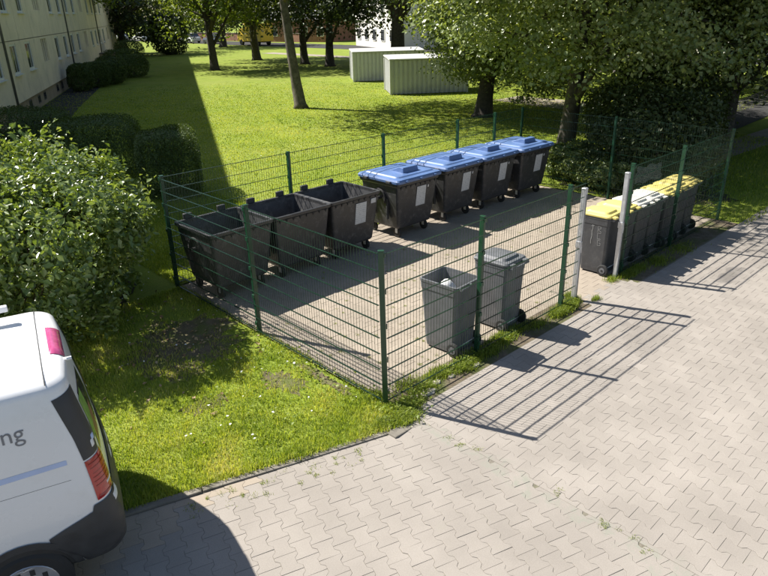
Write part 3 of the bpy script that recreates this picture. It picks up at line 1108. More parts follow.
for sd in (1, -1):
    sx = lambda x: (lambda z: s_at_x(z, x))
    SE = s_at_x(0.7, 0.60)
    bx_ = lambda u: 0.27 + max(0, SE * u - 2) * (0.60 - 0.27) / (SE - 2)
    arch = lambda x: 0.31 + math.sqrt(max(0, 0.352 ** 2 - (0.80 - x) ** 2)) if x > 0.448 else 0.29
    vpatch('bumper', 'dark_plastic', 0.0, SE, lambda u: arch(bx_(u)) if SE * u > 2 else 0.29,
           lambda u: 0.845 if SE * u < 1.9 else 0.845 - 0.17 * min(1, (SE * u - 1.9) / (SE - 1.9)) ** 1.5, 0.022, sd, 60, 10)
    tl = vpatch('tail_light', 'lamp_red', 0.98, 1.78, 0.865, 1.20, 0.014, sd, 12, 8)
    vpatch('lens_band', 'lamp_dark_red', 1.05, 1.75, 0.875, 0.915, 0.017, sd, 10, 3, tl)
    vpatch('lens_band', 'lamp_dark_red', 1.05, 1.75, 1.085, 1.095, 0.017, sd, 10, 2, tl)
    for zq in (0.985, 1.02, 1.055, 1.13, 1.165):
        vpatch('lens_rib', 'lamp_dark_red', 1.08, 1.72, zq, zq + 0.006, 0.0165, sd, 8, 1, tl, False)
    vpatch('lens_clear', 'lamp_clear', 1.02, 1.40, 0.935, 0.975, 0.018, sd, 10, 3, tl)
    vpatch('corner_pillar', 'dark_plastic', 1.10, lambda z: 1.78 + 0.12 * max(0, (z - 1.2) / 0.5), 1.212, lambda u: 1.735 - 0.02 * u, 0.008, sd, 12, 12)
    vpatch('rear_window', 'glass_dark', 0.10, 0.86, 1.10, 1.60, 0.006, sd, 10, 8)
    vpatch('side_sill', 'dark_plastic', sx(1.1), sx(2.9), 0.29, 0.40, 0.012, sd, 16, 3)
    # door decals
    if sd == 1:
        vpatch('decal', 'decal_green', 0.62, 0.98, 1.26, 1.58, 0.009, sd, 6, 6)
        vpatch('decal', 'decal_brown', 0.40, 0.80, 1.12, 1.42, 0.010, sd, 6, 6)
        vpatch('decal', 'stripe_blue', 1.16, 1.36, 1.30, 1.36, 0.012, sd, 4, 4)
        vpatch('decal', 'window_frame', 1.26, 1.44, 1.26, 1.33, 0.013, sd, 4, 4)
        vpatch('rear_reflector', 'window_frame', 0.90, 1.35, 0.74, 0.83, 0.026, sd, 8, 3)
    # rear wheel and front wheel with arches
    for wx in (0.80, 3.42):
        AR = []
        for k in range(0, 19):
            a = PI * k / 18
            for rad in (0.34, 0.395):
                z = max(0.29, 0.31 + rad * math.sin(a))
                x = wx - rad * math.cos(a)
                AR.append(VP(z, min(2.999, s_at_x(z, x)), sd) + Vector((0, sd * 0.012, 0)))
        fs = []
        for k in range(18):
            q_ = (2 * k, 2 * k + 1, 2 * k + 3, 2 * k + 2)
            fs.append(q_ if sd > 0 else tuple(reversed(q_)))
        MB().add(AR, fs).build('arch_trim', 'dark_plastic', van, smooth=True)
        dk = [VP(z, min(2.999, s_at_x(z, x)), sd) + Vector((0, sd * 0.008, 0)) for x, z in
              [(wx - 0.345 * math.cos(PI * k / 18), max(0.29, 0.31 + 0.345 * math.sin(PI * k / 18))) for k in range(19)]]
        MB().add(dk, [tuple(range(19)) if sd < 0 else tuple(reversed(range(19)))]).build('wheel_well', 'van_gap', van)
        y0 = sd * 0.74
        y1 = sd * 0.935
        ty = MB().tube([(wx, y0, 0.312), (wx, y0 + sd * 0.02, 0.312), (wx, y1 - sd * 0.03, 0.312), (wx, y1, 0.312)], [0.28, 0.31, 0.31, 0.275], 40).build('wheel', 'black_rubber', van, smooth=False)
        MB().tube([(wx, y1 - sd * 0.01, 0.312), (wx, y1 + sd * 0.006, 0.312), (wx, y1 - sd * 0.004, 0.312)], [0.215, 0.205, 0.18], 32).build('rim', 'alloy', ty)
        m = MB()
        for k in range(10):
            a = 2 * PI * k / 10
            m.box((wx + 0.15 * math.cos(a), y1 + sd * 0.001, 0.312 + 0.15 * math.sin(a)), (0.035, 0.012, 0.05))
        m.build('rim_hole', 'van_gap', ty)
# far-side windscreen and front parts
vpatch('windscreen', 'glass_dark', 3.6, 5.0, 1.12, 1.64, 0.006, 1, 10, 8)
vpatch('windscreen', 'glass_dark', 3.6, 5.0, 1.12, 1.64, 0.006, -1, 10, 8)
for sd in (1, -1):
    vpatch('door_window', 'glass_dark', lambda z: s_at_x(z, 1.95), lambda z: min(2.98, s_at_x(z, 2.75)), 1.08, 1.55, 0.006, sd, 8, 6)
    vpatch('headlight', 'lamp_clear', 3.2, 4.2, 0.72, 0.92, 0.012, sd, 8, 4)
# tailgate gap across the roof, high brake light, door line
m = MB()
P, N_gap = [], 40
for k in range(N_gap + 1):
    y = -0.72 + 1.44 * k / N_gap
    d = 0.755 - abs(y)
    for x in (0.372, 0.380):
        P.append((x, y, roof_z(min(d, x - 0.20)) + 0.0015))
m.add(P, [(2 * k, 2 * k + 1, 2 * k + 3, 2 * k + 2) for k in range(N_gap)])
m.build('tailgate_gap', 'van_gap', van)
P, fs = [], []
nx, ny = 5, 12
for i in range(nx + 1):
    for j in range(ny + 1):
        x = 0.212 + 0.10 * i / nx
        y = -0.24 + 0.52 * j / ny
        edge = i in (0, nx) or j in (0, ny)
        P.append((x, y, roof_z(x - 0.20) + (0.002 if edge else 0.022)))
for i in range(nx):
    for j in range(ny):
        fs.append((i * (ny + 1) + j, (i + 1) * (ny + 1) + j, (i + 1) * (ny + 1) + j + 1, i * (ny + 1) + j + 1))
MB().add(P, fs).build('high_brake_light', 'lamp_pink', van, smooth=True)
m = MB().tube([(0.236, 0.30, 1.79), (0.20, 0.33, 1.80), (0.17, 0.33, 1.80)], 0.014, 6)
m.build('washer_nozzle', 'van_white', van)
# roof carrier
m = MB().box((1.85, -0.50, 1.985), (2.6, 0.06, 0.05))
for x in (0.9, 1.7, 2.4):
    m.box((x, -0.50, 1.90), (0.05, 0.05, 0.12))
m.build('roof_carrier', 'van_white', van, bevel=0.01)
# waist crease, stripe and lettering on the flank towards the camera
vpatch('panel_crease', 'door_line' if 'door_line' in MATS else 'facade_joint', lambda z: s_at_x(z, 0.36), lambda z: s_at_x(z, 2.0), lambda u: 1.10 + 0.02 * u, lambda u: 1.1025 + 0.02 * u, 0.0012, 1, 24, 1, rim=False)
vpatch('stripe', 'stripe_blue', lambda z: s_at_x(z, 0.36), lambda z: s_at_x(z, 1.75), lambda u: 1.225 - 0.01 * u, lambda u: 1.262 + 0.002 * u, 0.0022, 1, 24, 2, rim=False)
fc = bpy.data.curves.new('lettering', 'FONT')
fc.body = 'ng'
fc.size = 0.165
fc.resolution_u = 4
fo = bpy.data.objects.new('lettering_source', fc)
COL.objects.link(fo)
bpy.context.view_layer.update()
tm = bpy.data.meshes.new_from_object(fo.evaluated_get(bpy.context.evaluated_depsgraph_get()))
bpy.data.objects.remove(fo)
xmax = max(v.co.x for v in tm.vertices)
for v in tm.vertices:
    x = 0.57 + (xmax - v.co.x)          # read from the flank: text runs towards the tail
    z = 1.50 + v.co.y
    p = VP(z, s_at_x(z, x), 1) + VN(z, s_at_x(z, x), 1) * 0.003
    v.co = p
tm.materials.clear()
tm.materials.append(MATS['text_grey'])
lo = bpy.data.objects.new('lettering', tm)
link(lo, van)
# plate
vpatch('number_plate', 'window_frame', 0.0, 0.33, 0.70, 0.81, 0.03, 1, 4, 2)
vpatch('number_plate', 'window_frame', 0.0, 0.33, 0.70, 0.81, 0.03, -1, 4, 2)


# ------------------------------------------------------------------ vegetation
def wob(rng, k=5):
    """random smooth function of direction"""
    A = rng.normal(size=(k, 3)) * np.linspace(1.5, 4.5, k)[:, None]
    ph = rng.random(k) * 6.28
    am = np.linspace(0.16, 0.07, k)

    def f(D):
        return (np.sin(D @ A.T + ph) * am).sum(1)
    return f


def crown_cloud(rng, c, rad, ncl, per, spread, low=-1.0, hollow=0.45, droop=0.75):
    f = wob(rng)
    D = unit(rng.normal(size=(ncl * 3, 3)))
    D = D[D[:, 2] > low][:ncl]
    rr = (hollow + (1 - hollow) * rng.random(len(D)) ** 0.55) * (1 + f(D))
    CC = np.array(c) + D * rr[:, None] * np.array(rad)
    n = len(CC)
    C = np.repeat(CC, per, 0)
    O = np.clip(rng.normal(size=(n * per, 3)), -1.9, 1.9) * spread * (0.6 + 0.8 * np.repeat(rng.random(n), per))[:, None]
    O[:, 2] *= 0.42
    C = C + O
    O[:, 2] -= np.minimum(0.22 * (O[:, :2] ** 2).sum(1) / max(spread, 0.05), spread * 0.5)
    C = np.repeat(CC, per, 0) + O
    N = np.repeat(D, per, 0) * 0.45 + rng.normal(size=(n * per, 3)) * 0.42 + np.array([0, 0, droop])
    shade = np.repeat(rng.normal(0, 0.14, n), per)
    var = np.clip(0.45 + shade + rng.normal(0, 0.17, n * per), 0, 1)
    return CC, C, N, var


def make_tree(name, label, x, y, H, tr, crad, cz, mat, bark, ncl, per, spread, ls, seed, lean=(0, 0), group=None, low=-0.8, coff=(0, 0), limbs=16, fork=None, hollow=0.45):
    rng = np.random.default_rng(seed)
    t = thing(name, label, 'tree', (x, y, 0), 0, group)
    CC, C, N, var = crown_cloud(rng, (coff[0], coff[1], cz), crad, ncl, per, spread, low, hollow)
    m = MB()
    top = Vector((lean[0] * 1.3 + coff[0] * 0.12, lean[1] * 1.3 + coff[1] * 0.12, cz + crad[2] * 0.35))
    path, rads = [], []
    for k in range(9):
        s = k / 8
        path.append(Vector((top.x * s + 0.12 * math.sin(s * 5 + seed), top.y * s + 0.12 * math.cos(s * 4 + seed) - 0.12 * math.cos(seed), top.z * s - (0.05 if k == 0 else 0))))
        path[-1].x -= 0.12 * math.sin(seed)
        rads.append(tr * (1 - 0.72 * s) * (1.0 + (0.55 if k == 0 else 0)))
    path.insert(1, path[0].lerp(path[1], 0.18))
    rads.insert(1, tr * 1.12)
    m.tube(path, rads, 10)
    idx = rng.choice(len(CC), min(limbs, len(CC)), replace=False)
    for i in idx:
        e = Vector(CC[i])
        s = 0.30 + 0.55 * rng.random() if fork is None else fork + 0.4 * rng.random()
        b = path[0].lerp(path[-1], s)
        k = max(1, min(8, int(s * 9)))
        b = path[k].lerp(path[k + 1], 0.5) if k + 1 < len(path) else path[k]
        mid = b.lerp(e, 0.5) + Vector((0, 0, 0.25 * (e - b).length * 0.5))
        r0 = rads[k] * 0.5
        m.tube([b, b.lerp(mid, 0.6), mid, mid.lerp(e, 0.6), e], [r0, r0 * 0.75, r0 * 0.55, r0 * 0.35, 0.012], 6)
    m.build('trunk', bark, t, smooth=True)
    leaves('crown', C, N, ls * (0.7 + 0.6 * rng.random(len(C))), mat, t, 0.72, var, rng)
    return t


make_tree('birch_tree', 'leaning rough-barked tree standing alone on the sunny lawn', 14.73, 21.14, 13, 0.27, (5.6, 5.6, 3.6), 9.2, 'birch_leaf', 'birch_bark',
          360, 50, 0.60, 0.17, 5, lean=(-0.75, 0.75), coff=(0.3, -0.2), fork=0.38, limbs=14)
G_ = 'trees along the far side of the lawn'
make_tree('lawn_tree', 'slim tree on the lawn beside the edge of the building shadow', 24.27, 45.46, 14, 0.34, (5.4, 5.4, 4.8), 7.2, 'birch_leaf', 'bark', 230, 45, 0.75, 0.26, 21, group=G_)
make_tree('lawn_tree', 'tree in front of the yellow truck with a pale root collar', 33.08, 52.59, 14, 0.42, (5.4, 5.4, 5.0), 7.0, 'birch_leaf', 'bark', 230, 45, 0.75, 0.28, 22, group=G_)
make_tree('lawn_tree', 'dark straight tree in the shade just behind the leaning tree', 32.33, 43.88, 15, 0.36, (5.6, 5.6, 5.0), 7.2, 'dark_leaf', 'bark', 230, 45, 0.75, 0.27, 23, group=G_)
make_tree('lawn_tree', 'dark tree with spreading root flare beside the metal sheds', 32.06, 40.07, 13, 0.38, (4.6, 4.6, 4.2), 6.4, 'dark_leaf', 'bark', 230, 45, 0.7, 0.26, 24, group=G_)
make_tree('lawn_tree', 'distant tree beside the yellow truck on the street edge', 46.0, 80.5, 15, 0.5, (6.5, 6.5, 5.5), 6.6, 'dark_leaf', 'bark', 200, 40, 1.0, 0.38, 25, group=G_)
make_tree('lawn_tree', 'thick dark tree right behind the corrugated sheds', 33.5, 33.5, 16, 0.62, (6.5, 6.5, 5.2), 8.0, 'dark_leaf', 'bark', 330, 45, 0.8, 0.28, 26, group=G_)
make_tree('broad_tree', 'broad dark tree with low crown beyond the end of the apartment block', 30.0, 76.0, 13, 0.5, (7.5, 7.5, 4.6), 5.2, 'dark_leaf', 'bark', 300, 40, 0.9, 0.36, 27)
make_tree('light_tree', 'sunlit tree with drooping branches near the end of the apartment block', 19.5, 60.0, 14, 0.35, (4.5, 4.5, 4.0), 8.8, 'birch_leaf', 'bark', 220, 45, 0.7, 0.28, 28)
LG = 'lindens beside the bin yard'
make_tree('linden_tree', 'big sunlit linden tree with flared trunk behind the back fence', 18.04, 12.78, 15, 0.36, (4.4, 4.4, 4.2), 5.0, 'linden_leaf', 'bark', 850, 115, 0.42, 0.118, 31, low=-0.93, coff=(1.2, -1.1), limbs=26, group=LG)
make_tree('linden_tree', 'dark shaded linden tree with upright trunk behind the right-hand fence', 12.94, 5.72, 15, 0.27, (6.2, 5.0, 4.4), 6.4, 'linden_leaf', 'bark', 1150, 105, 0.47, 0.122, 32, low=-0.95, coff=(1.9, -0.4), limbs=26, group=LG)
make_tree('linden_tree', 'linden tree with low dark branches over the shaded path', 19.5, 3.6, 15, 0.30, (5.6, 5.2, 4.6), 5.6, 'dark_leaf', 'bark', 800, 75, 0.55, 0.14, 33, low=-0.9, limbs=22, group=LG)  # darker leaves than the other lindens: shade under the crown put into the colour
BG = 'trees in the background behind the lindens'
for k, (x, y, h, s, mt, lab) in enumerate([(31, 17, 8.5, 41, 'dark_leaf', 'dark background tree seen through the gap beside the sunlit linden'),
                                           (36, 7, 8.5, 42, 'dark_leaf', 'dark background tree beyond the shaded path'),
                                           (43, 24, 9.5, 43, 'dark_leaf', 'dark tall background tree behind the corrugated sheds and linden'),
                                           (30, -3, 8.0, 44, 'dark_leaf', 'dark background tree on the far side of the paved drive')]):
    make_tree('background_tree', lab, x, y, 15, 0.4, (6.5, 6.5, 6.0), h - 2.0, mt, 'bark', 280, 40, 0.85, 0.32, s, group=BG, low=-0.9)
FG = 'row of trees across the street'
for k, (x, y, lab) in enumerate([(74, 40, 'between the two pale houses'), (78, 62, 'behind the pale house wall'), (72, 90, 'behind the low reddish house'), (66, 118, 'behind the parked silver car'), (60, 146, 'beyond the end of the parked cars'),
                                 (46, 150, 'beside the far end of the apartment block'), (70, 22, 'behind the pale house by the lindens'), (64, 4, 'beside the shaded side road'), (84, 110, 'behind the brick garden wall')]):
    make_tree('street_tree', 'tall dark tree across the street ' + lab, x, y, 18, 0.5, (8.5, 8.5, 8.5), 8.2, 'dark_leaf', 'bark', 170, 36, 1.4, 0.62, 60 + k, group=FG, low=-0.95, limbs=8)


def make_bush(name, label, cx, cy, hx, hy, h, mat, n, ls, seed, stems=0, boxy=4.0, rag=0.10, group=None, cat='bush', rz=0.0, fill=True):
    rng = np.random.default_rng(seed)
    t = thing(name, label, cat, (cx, cy, 0), rz, group)
    D = unit(rng.normal(size=(n, 3)))
    D[:, 2] = np.abs(D[:, 2]) * np.where(rng.random(n) < 0.35, -1, 1)
    k = (np.abs(D) ** boxy).sum(1) ** (-1 / boxy)     # superellipsoid
    f = wob(rng, 6)
    r = k * (1 + f(D * 1.5) * rag * 3.5) * (1 - np.abs(rng.normal(0, 0.09, n)) + rng.normal(0, rag * 0.35, n))
    C = D * r[:, None] * np.array([hx, hy, h / 2]) + np.array([0, 0, h / 2])
    ok = C[:, 2] > 0.04
    C, D = C[ok], D[ok]
    N = D * 0.8 + rng.normal(size=C.shape) * 0.55 + np.array([0, 0, 0.35])
    cl = np.sin(C[:, 0] * 5 + 1) * np.sin(C[:, 1] * 4.3) * np.sin(C[:, 2] * 6)
    var = np.clip(0.45 + 0.16 * cl + rng.normal(0, 0.2, len(C)), 0, 1)
    leaves('foliage', C, N, ls * (0.6 + 0.8 * rng.random(len(C))), mat, t, 0.6, var, rng)
    m = MB()
    for s in range(max(6, stems)):
        a = rng.random() * 6.28
        b = Vector((math.cos(a) * hx * 0.28 * rng.random(), math.sin(a) * hy * 0.28 * rng.random(), -0.03))
        e = Vector((math.cos(a) * hx * 0.8 * rng.random() ** 0.5, math.sin(a) * hy * 0.8 * rng.random() ** 0.5, h * (0.55 + 0.3 * rng.random())))
        mid = b.lerp(e, 0.5) + Vector((rng.normal() * 0.08, rng.normal() * 0.08, 0.1))
        r0 = 0.02 + 0.015 * rng.random()
        m.tube([b, b.lerp(mid, 0.5), mid, e], [r0, r0 * 0.85, r0 * 0.65, r0 * 0.25], 5)
    m.build('stems', 'twig', t)
    return t




def make_shrub(name, label, cx, cy, hx, hy, h, mat, ncl, per, ls, seed):
    rng = np.random.default_rng(seed)
    t = thing(name, label, 'shrub', (cx, cy, 0))
    D = unit(rng.normal(size=(ncl, 3)) * np.array([1, 1, 0.9]))
    D[:, 2] = np.abs(D[:, 2]) * np.where(rng.random(ncl) < 0.40, -1, 1)
    k = (np.abs(D) ** 4.5).sum(1) ** (-1 / 4.5)
    f = wob(rng, 6)
    g = wob(rng, 6)
    r = k * (1 + 0.55 * f(D * 1.3) + 0.35 * g(D * 3.5)) * (1 - np.abs(rng.normal(0, 0.10, ncl)))
    CC = D * r[:, None] * np.array([hx, hy, h / 2]) + np.array([0, 0, h / 2])
    shoot = rng.random(ncl) < 0.07
    CC[shoot] += D[shoot] * 0.14 + np.array([0, 0, 0.10])
    ok = CC[:, 2] > 0.08
    CC, D = CC[ok], D[ok]
    n = len(CC)
    C = np.repeat(CC, per, 0)
    sp = (0.055 + 0.05 * rng.random(n))[:, None]
    O = rng.normal(size=(n * per, 3)) * np.repeat(sp, per, 0)
    C = C + O
    N = np.repeat(D, per, 0) * 0.5 + rng.normal(size=(n * per, 3)) * 0.6 + np.array([0, 0, 0.45])
    var = np.clip(0.42 + np.repeat(rng.normal(0, 0.16, n), per) + rng.normal(0, 0.16, n * per), 0, 1)
    keep = C[:, 2] > 0.03
    C, N, var = C[keep], N[keep], var[keep]
    leaves('foliage', C, N, ls * (0.55 + 0.9 * rng.random(len(C))), mat, t, 0.55, var, rng)
    m = MB()
    for q in range(90):
        a = rng.random() * 6.28
        e = Vector(CC[rng.integers(n)]) * 0.93
        b = Vector((e.x * 0.3 + rng.normal() * 0.15, e.y * 0.3 + rng.normal() * 0.2, -0.03))
        mid = b.lerp(e, 0.5) + Vector((rng.normal() * 0.1, rng.normal() * 0.1, 0.12))
        r0 = 0.012 + 0.014 * rng.random()
        m.tube([b, b.lerp(mid, 0.5), mid, e], [r0, r0 * 0.85, r0 * 0.6, r0 * 0.25], 5)
    m.build('stems', 'twig', t)
    return t


make_shrub('leafy_shrub', 'large bright leafy shrub on bare soil behind the white van', -2.15, 6.3, 1.75, 2.3, 2.25, 'bush_leaf', 2900, 24, 0.09, 71)
HG = 'clipped hedge blocks on the shaded lawn'
make_bush('clipped_hedge', 'clipped hedge block with one sunlit top corner near the fence corner', 2.9, 10.9, 0.74, 0.9, 1.6, 'hedge_leaf', 28000, 0.045, 72, boxy=9, rag=0.04, group=HG, cat='hedge', rz=R(-25))
make_bush('clipped_hedge', 'dark clipped hedge block between two other hedge blocks', 2.45, 14.4, 1.15, 1.05, 1.6, 'hedge_leaf', 22000, 0.05, 73, boxy=6, rag=0.045, group=HG, cat='hedge', rz=R(-30))
make_bush('clipped_hedge', 'dark clipped hedge block nearest the apartment block wall', 1.65, 17.4, 1.2, 1.1, 1.7, 'hedge_leaf', 20000, 0.05, 74, boxy=6, rag=0.05, group=HG, cat='hedge', rz=R(-30))
WG = 'clipped bushes along the apartment block'
for k, (x, y, hx, h, lab) in enumerate([(11.0, 38.6, 0.9, 1.9, 'clipped bush next to the entrance porch of the apartment block'), (12.6, 40.3, 1.1, 1.9, 'round clipped bush, second from the entrance porch'),
                                        (14.0, 41.2, 1.0, 1.8, 'round clipped bush, third from the entrance porch'), (15.0, 43.6, 1.2, 2.0, 'round clipped bush, fourth from the entrance porch'),
                                        (17.2, 45.2, 1.5, 1.9, 'wide clipped bush, fifth from the entrance porch'), (18.6, 50.0, 1.7, 2.2, 'tall clipped bush, farthest from the entrance porch'),
                                        (24.5, 62.0, 1.6, 2.4, 'bush at the far end of the apartment block wall')]):
    make_bush('round_bush', lab, x, y, hx * 0.8, hx * 0.8, h * 0.85, 'hedge_leaf', 6000, 0.10, 80 + k, boxy=3.2, rag=0.05, group=WG)
make_bush('dark_conifer', 'dense dark rounded evergreen standing alone at the end of the lawn', 33.0, 70.5, 2.0, 2.0, 4.6, 'dark_leaf', 9000, 0.22, 91, boxy=2.6, rag=0.08, cat='tree')
UG = 'shrubs under the linden beside the fence'
make_bush('under_shrub', 'light leafy shrub behind the right-hand fence next to the trunk', 11.0, 4.3, 0.8, 0.8, 0.9, 'linden_leaf', 5000, 0.10, 92, boxy=2.4, rag=0.16, group=UG, cat='shrub')
make_bush('under_shrub', 'tall dark shrub in the shade behind the right-hand fence', 11.9, 2.7, 1.5, 1.6, 2.2, 'dark_leaf', 11000, 0.11, 93, boxy=2.6, rag=0.13, group=UG, cat='shrub')  # dark leaf colour stands in for deeper shade behind the fence
make_bush('under_shrub', 'broad dark shrub below the shaded linden near the path', 15.0, 4.0, 1.9, 1.7, 2.6, 'dark_leaf', 11000, 0.12, 94, boxy=2.6, rag=0.13, group=UG, cat='shrub')  # shade below the linden deepened through the leaf colour
make_bush('under_shrub', 'low leafy shrub tangle at the foot of the right-hand fence', 10.5, 3.1, 0.55, 0.7, 0.7, 'linden_leaf', 3500, 0.09, 95, boxy=2.4, rag=0.18, group=UG, cat='shrub')


# grass -------------------------------------------------------------
def vnoise(x, y, s, seed):
    r = np.random.default_rng(seed)
    A = r.normal(size=(7, 2)) * s
    p = r.random(7) * 6.28
    return sum(np.sin(x * a[0] + y * a[1] + q) for a, q in zip(A, p)) / 7


def blades(name, X, Y, H, W, mat, var, rng, bend=0.45):
    n = len(X)
    az = rng.random(n) * 6.283
    d = np.stack([np.cos(az), np.sin(az), np.zeros(n)], 1)
    s = np.stack([-np.sin(az), np.cos(az), np.zeros(n)], 1)
    b = np.stack([X, Y, np.full(n, -0.012)], 1)
    tilt = (rng.random(n) * bend + 0.05)[:, None]
    up_ = np.array([[0, 0, 1.0]])
    mid = b + (up_ * 0.62 + d * tilt * 0.35) * H[:, None]
    tip = b + (up_ * (1 - 0.45 * tilt) + d * tilt * 1.15) * H[:, None]
    w = W[:, None] / 2
    V = np.stack([b - s * w, b + s * w, mid + s * w * 0.75, mid - s * w * 0.75, tip], 1).reshape(-1, 3)
    i = np.arange(n)[:, None] * 5
    F = np.concatenate([i + [[0, 1, 2]], i + [[0, 2, 3]], i + [[3, 2, 4]]], 1).reshape(-1, 3)
    o = np_mesh(name, V, F, mat, None, np.repeat(var, 3))
    o['kind'] = 'stuff'
    return o


def kerb_side(X, Y):
    return (X - K0.x) * KN.x + (Y - K0.y) * KN.y


def lawn_points(x0, x1, y0, y1, dens, rng):
    n = int((x1 - x0) * (y1 - y0) * dens)
    return x0 + rng.random(n) * (x1 - x0), y0 + rng.random(n) * (y1 - y0)


g_rng = np.random.default_rng(5)
LX, LY, LH, LW, LV = [], [], [], [], []


def add_grass(X, Y, h, w, v):
    LX.append(X); LY.append(Y); LH.append(h); LW.append(w); LV.append(v)


# sunny corner between kerb, van and fence
X, Y = lawn_points(-5.2, 0.06, -0.5, 5.0, 9000, g_rng)
ks_ = kerb_side(X, Y)
dirt = np.exp(-(((X + 0.9) / 1.1) ** 2 + ((Y - 3.1) / 1.0) ** 2)) + np.exp(-(((X + 0.55) / 0.28) ** 2 + ((Y - 1.25) / 0.35) ** 2)) * 0.75 + np.exp(-(((X + 0.12) / 0.14) ** 2 + ((Y - 0.95) / 0.7) ** 2)) * 0.6
dn = 0.62 + 0.5 * vnoise(X, Y, 3.0, 1) + 0.35 * vnoise(X, Y, 9.0, 2) - dirt * 0.72
keep = (ks_ < 0.055 + 0.03 * vnoise(X, Y, 5, 34)) & (g_rng.random(len(X)) < dn) & ~((X < -1.9) & (Y > 4.6))
X, Y = X[keep], Y[keep]
edge = np.exp(-((kerb_side(X, Y)) / 0.10) ** 2) * (0.6 + 0.9 * vnoise(X, Y, 3.5, 33))
hh = (0.035 + 0.035 * g_rng.random(len(X))) * (1 + 0.45 * vnoise(X, Y, 4.0, 3)) * (1 + 1.0 * np.maximum(edge, 0))
vv = np.clip(0.47 + 0.42 * vnoise(X, Y, 2.2, 4) + 0.36 * vnoise(X, Y, 7, 41) + g_rng.normal(0, 0.17, len(X)), 0, 1)
add_grass(X, Y, hh, 0.005 + 0.004 * g_rng.random(len(X)), vv)
# behind the shrub, along the fence side
X, Y = lawn_points(-1.0, 3.6, 5.0, 10.5, 2500, g_rng)
keep = ~((X < 0.0) & (Y < 9.5)) & (g_rng.random(len(X)) < 0.75 + 0.4 * vnoise(X, Y, 3, 6))
keep &= (Y > BY + 0.08) | (X < -0.05)
X, Y = X[keep], Y[keep]
add_grass(X, Y, 0.045 + 0.04 * g_rng.random(len(X)), np.full(len(X), 0.009), np.clip(0.4 + 0.3 * vnoise(X, Y, 2, 7) + g_rng.normal(0, 0.15, len(X)), 0, 1))
# the lawn behind the back fence
X, Y = lawn_points(0.0, 34.0, BY + 0.08, 44.0, 420, g_rng)
cone = ((X + 4.37) * rt2.x + (Y + 4.67) * rt2.y) / np.maximum(0.1, (X + 4.37) * fw.x + (Y + 4.67) * fw.y)
far = np.hypot(X + 4, Y + 4)
keep = (cone > -0.72) & (cone < 0.75) & (g_rng.random(len(X)) < np.clip((46 - far) / 30, 0, 1) * (0.8 + 0.35 * vnoise(X, Y, 1.8, 18)))
X, Y, far = X[keep], Y[keep], far[keep]
add_grass(X, Y, 0.028 + 0.03 * g_rng.random(len(X)), 0.008 + far * 0.0008, np.clip(0.47 + 0.30 * vnoise(X, Y, 0.7, 8) + 0.28 * vnoise(X, Y, 2.6, 9) + g_rng.normal(0, 0.16, len(X)), 0, 1))
# shaded ground to the right of the yard
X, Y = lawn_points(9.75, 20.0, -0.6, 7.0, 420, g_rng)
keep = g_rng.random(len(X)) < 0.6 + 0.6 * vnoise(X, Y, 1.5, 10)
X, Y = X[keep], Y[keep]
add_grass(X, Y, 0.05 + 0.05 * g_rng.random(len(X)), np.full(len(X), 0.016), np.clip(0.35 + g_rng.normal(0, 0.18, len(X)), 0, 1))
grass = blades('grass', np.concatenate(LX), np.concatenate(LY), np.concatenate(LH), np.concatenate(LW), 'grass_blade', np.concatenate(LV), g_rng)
tag(grass, 'sunny mown grass of the lawn around the fence', 'grass')

# weeds along the fence foot and in the joints
LX, LY, LH, LW, LV = [], [], [], [], []
spots = [(0.15, -0.22, 0.22, 900), (0.55, -0.10, 0.2, 500), (0.95, -0.02, 0.18, 1100), (1.25, -0.12, 0.2, 900), (1.55, -0.06, 0.2, 1200), (1.85, -0.10, 0.18, 700), (2.25, -0.02, 0.2, 1500), (2.55, 0.0, 0.14, 1100),
         (2.95, -0.10, 0.2, 350), (3.45, -0.12, 0.16, 1700), (3.75, -0.10, 0.18, 2200), (3.98, -0.04, 0.12, 1100), (4.12, 0.12, 0.10, 250), (4.3, -0.25, 0.08, 160), (5.2, -0.05, 0.16, 250), (5.6, -0.12, 0.18, 1100), (5.95, -0.12, 0.2, 700), (6.5, -0.2, 0.3, 500), (7.4, -0.2, 0.4, 400),
         (-0.05, -0.38, 0.2, 900), (-0.3, -0.28, 0.12, 700), (0.0, 0.2, 0.12, 500), (0.45, 0.12, 0.22, 300)]
for sx_, sy_, rad, n in spots:
    X = sx_ + g_rng.normal(0, rad * 0.55, n)
    Y = sy_ + g_rng.normal(0, rad * 0.30, n)
    add_grass(X, Y, 0.04 + 0.07 * g_rng.random(n), 0.005 + 0.006 * g_rng.random(n), np.clip(0.5 + g_rng.normal(0, 0.2, n), 0, 1))
for k in range(-90, 150):     # tufts in joints inside the yard and near the kerb
    if k < 105:
        i, j = random.randint(1, 56), random.randint(1, 22)
        if random.random() < 0.5:
            i = random.randint(1, 26); j = random.randint(1, 14)
        x, y = 0.02 + (i + 0.5) * PW, j * PL + 0.03 + random.choice((0, 0.1))
    elif k < 135:
        t_, s_ = random.uniform(0.1, 2.3), random.uniform(0.14, 0.42) ** 1.0
        x, y = K0.x + KD.x * t_ + KN.x * s_, K0.y + KD.y * t_ + KN.y * s_
    else:
        y = random.uniform(-3.2, -0.6); x = 0.03 + random.gauss(0, 0.05)
    n = random.randint(8, 40)
    rr_ = random.uniform(0.008, 0.028)
    add_grass(x + g_rng.normal(0, rr_, n), y + g_rng.normal(0, rr_, n), 0.012 + 0.03 * g_rng.random(n), np.full(n, 0.005), np.clip(0.6 + g_rng.normal(0, 0.18, n), 0, 1))
weeds = blades('weeds', np.concatenate(LX), np.concatenate(LY), np.concatenate(LH), np.concatenate(LW), 'weed_leaf', np.concatenate(LV), g_rng, 0.8)
tag(weeds, 'weed tufts growing in the paving joints and along the fence foot', 'weeds')

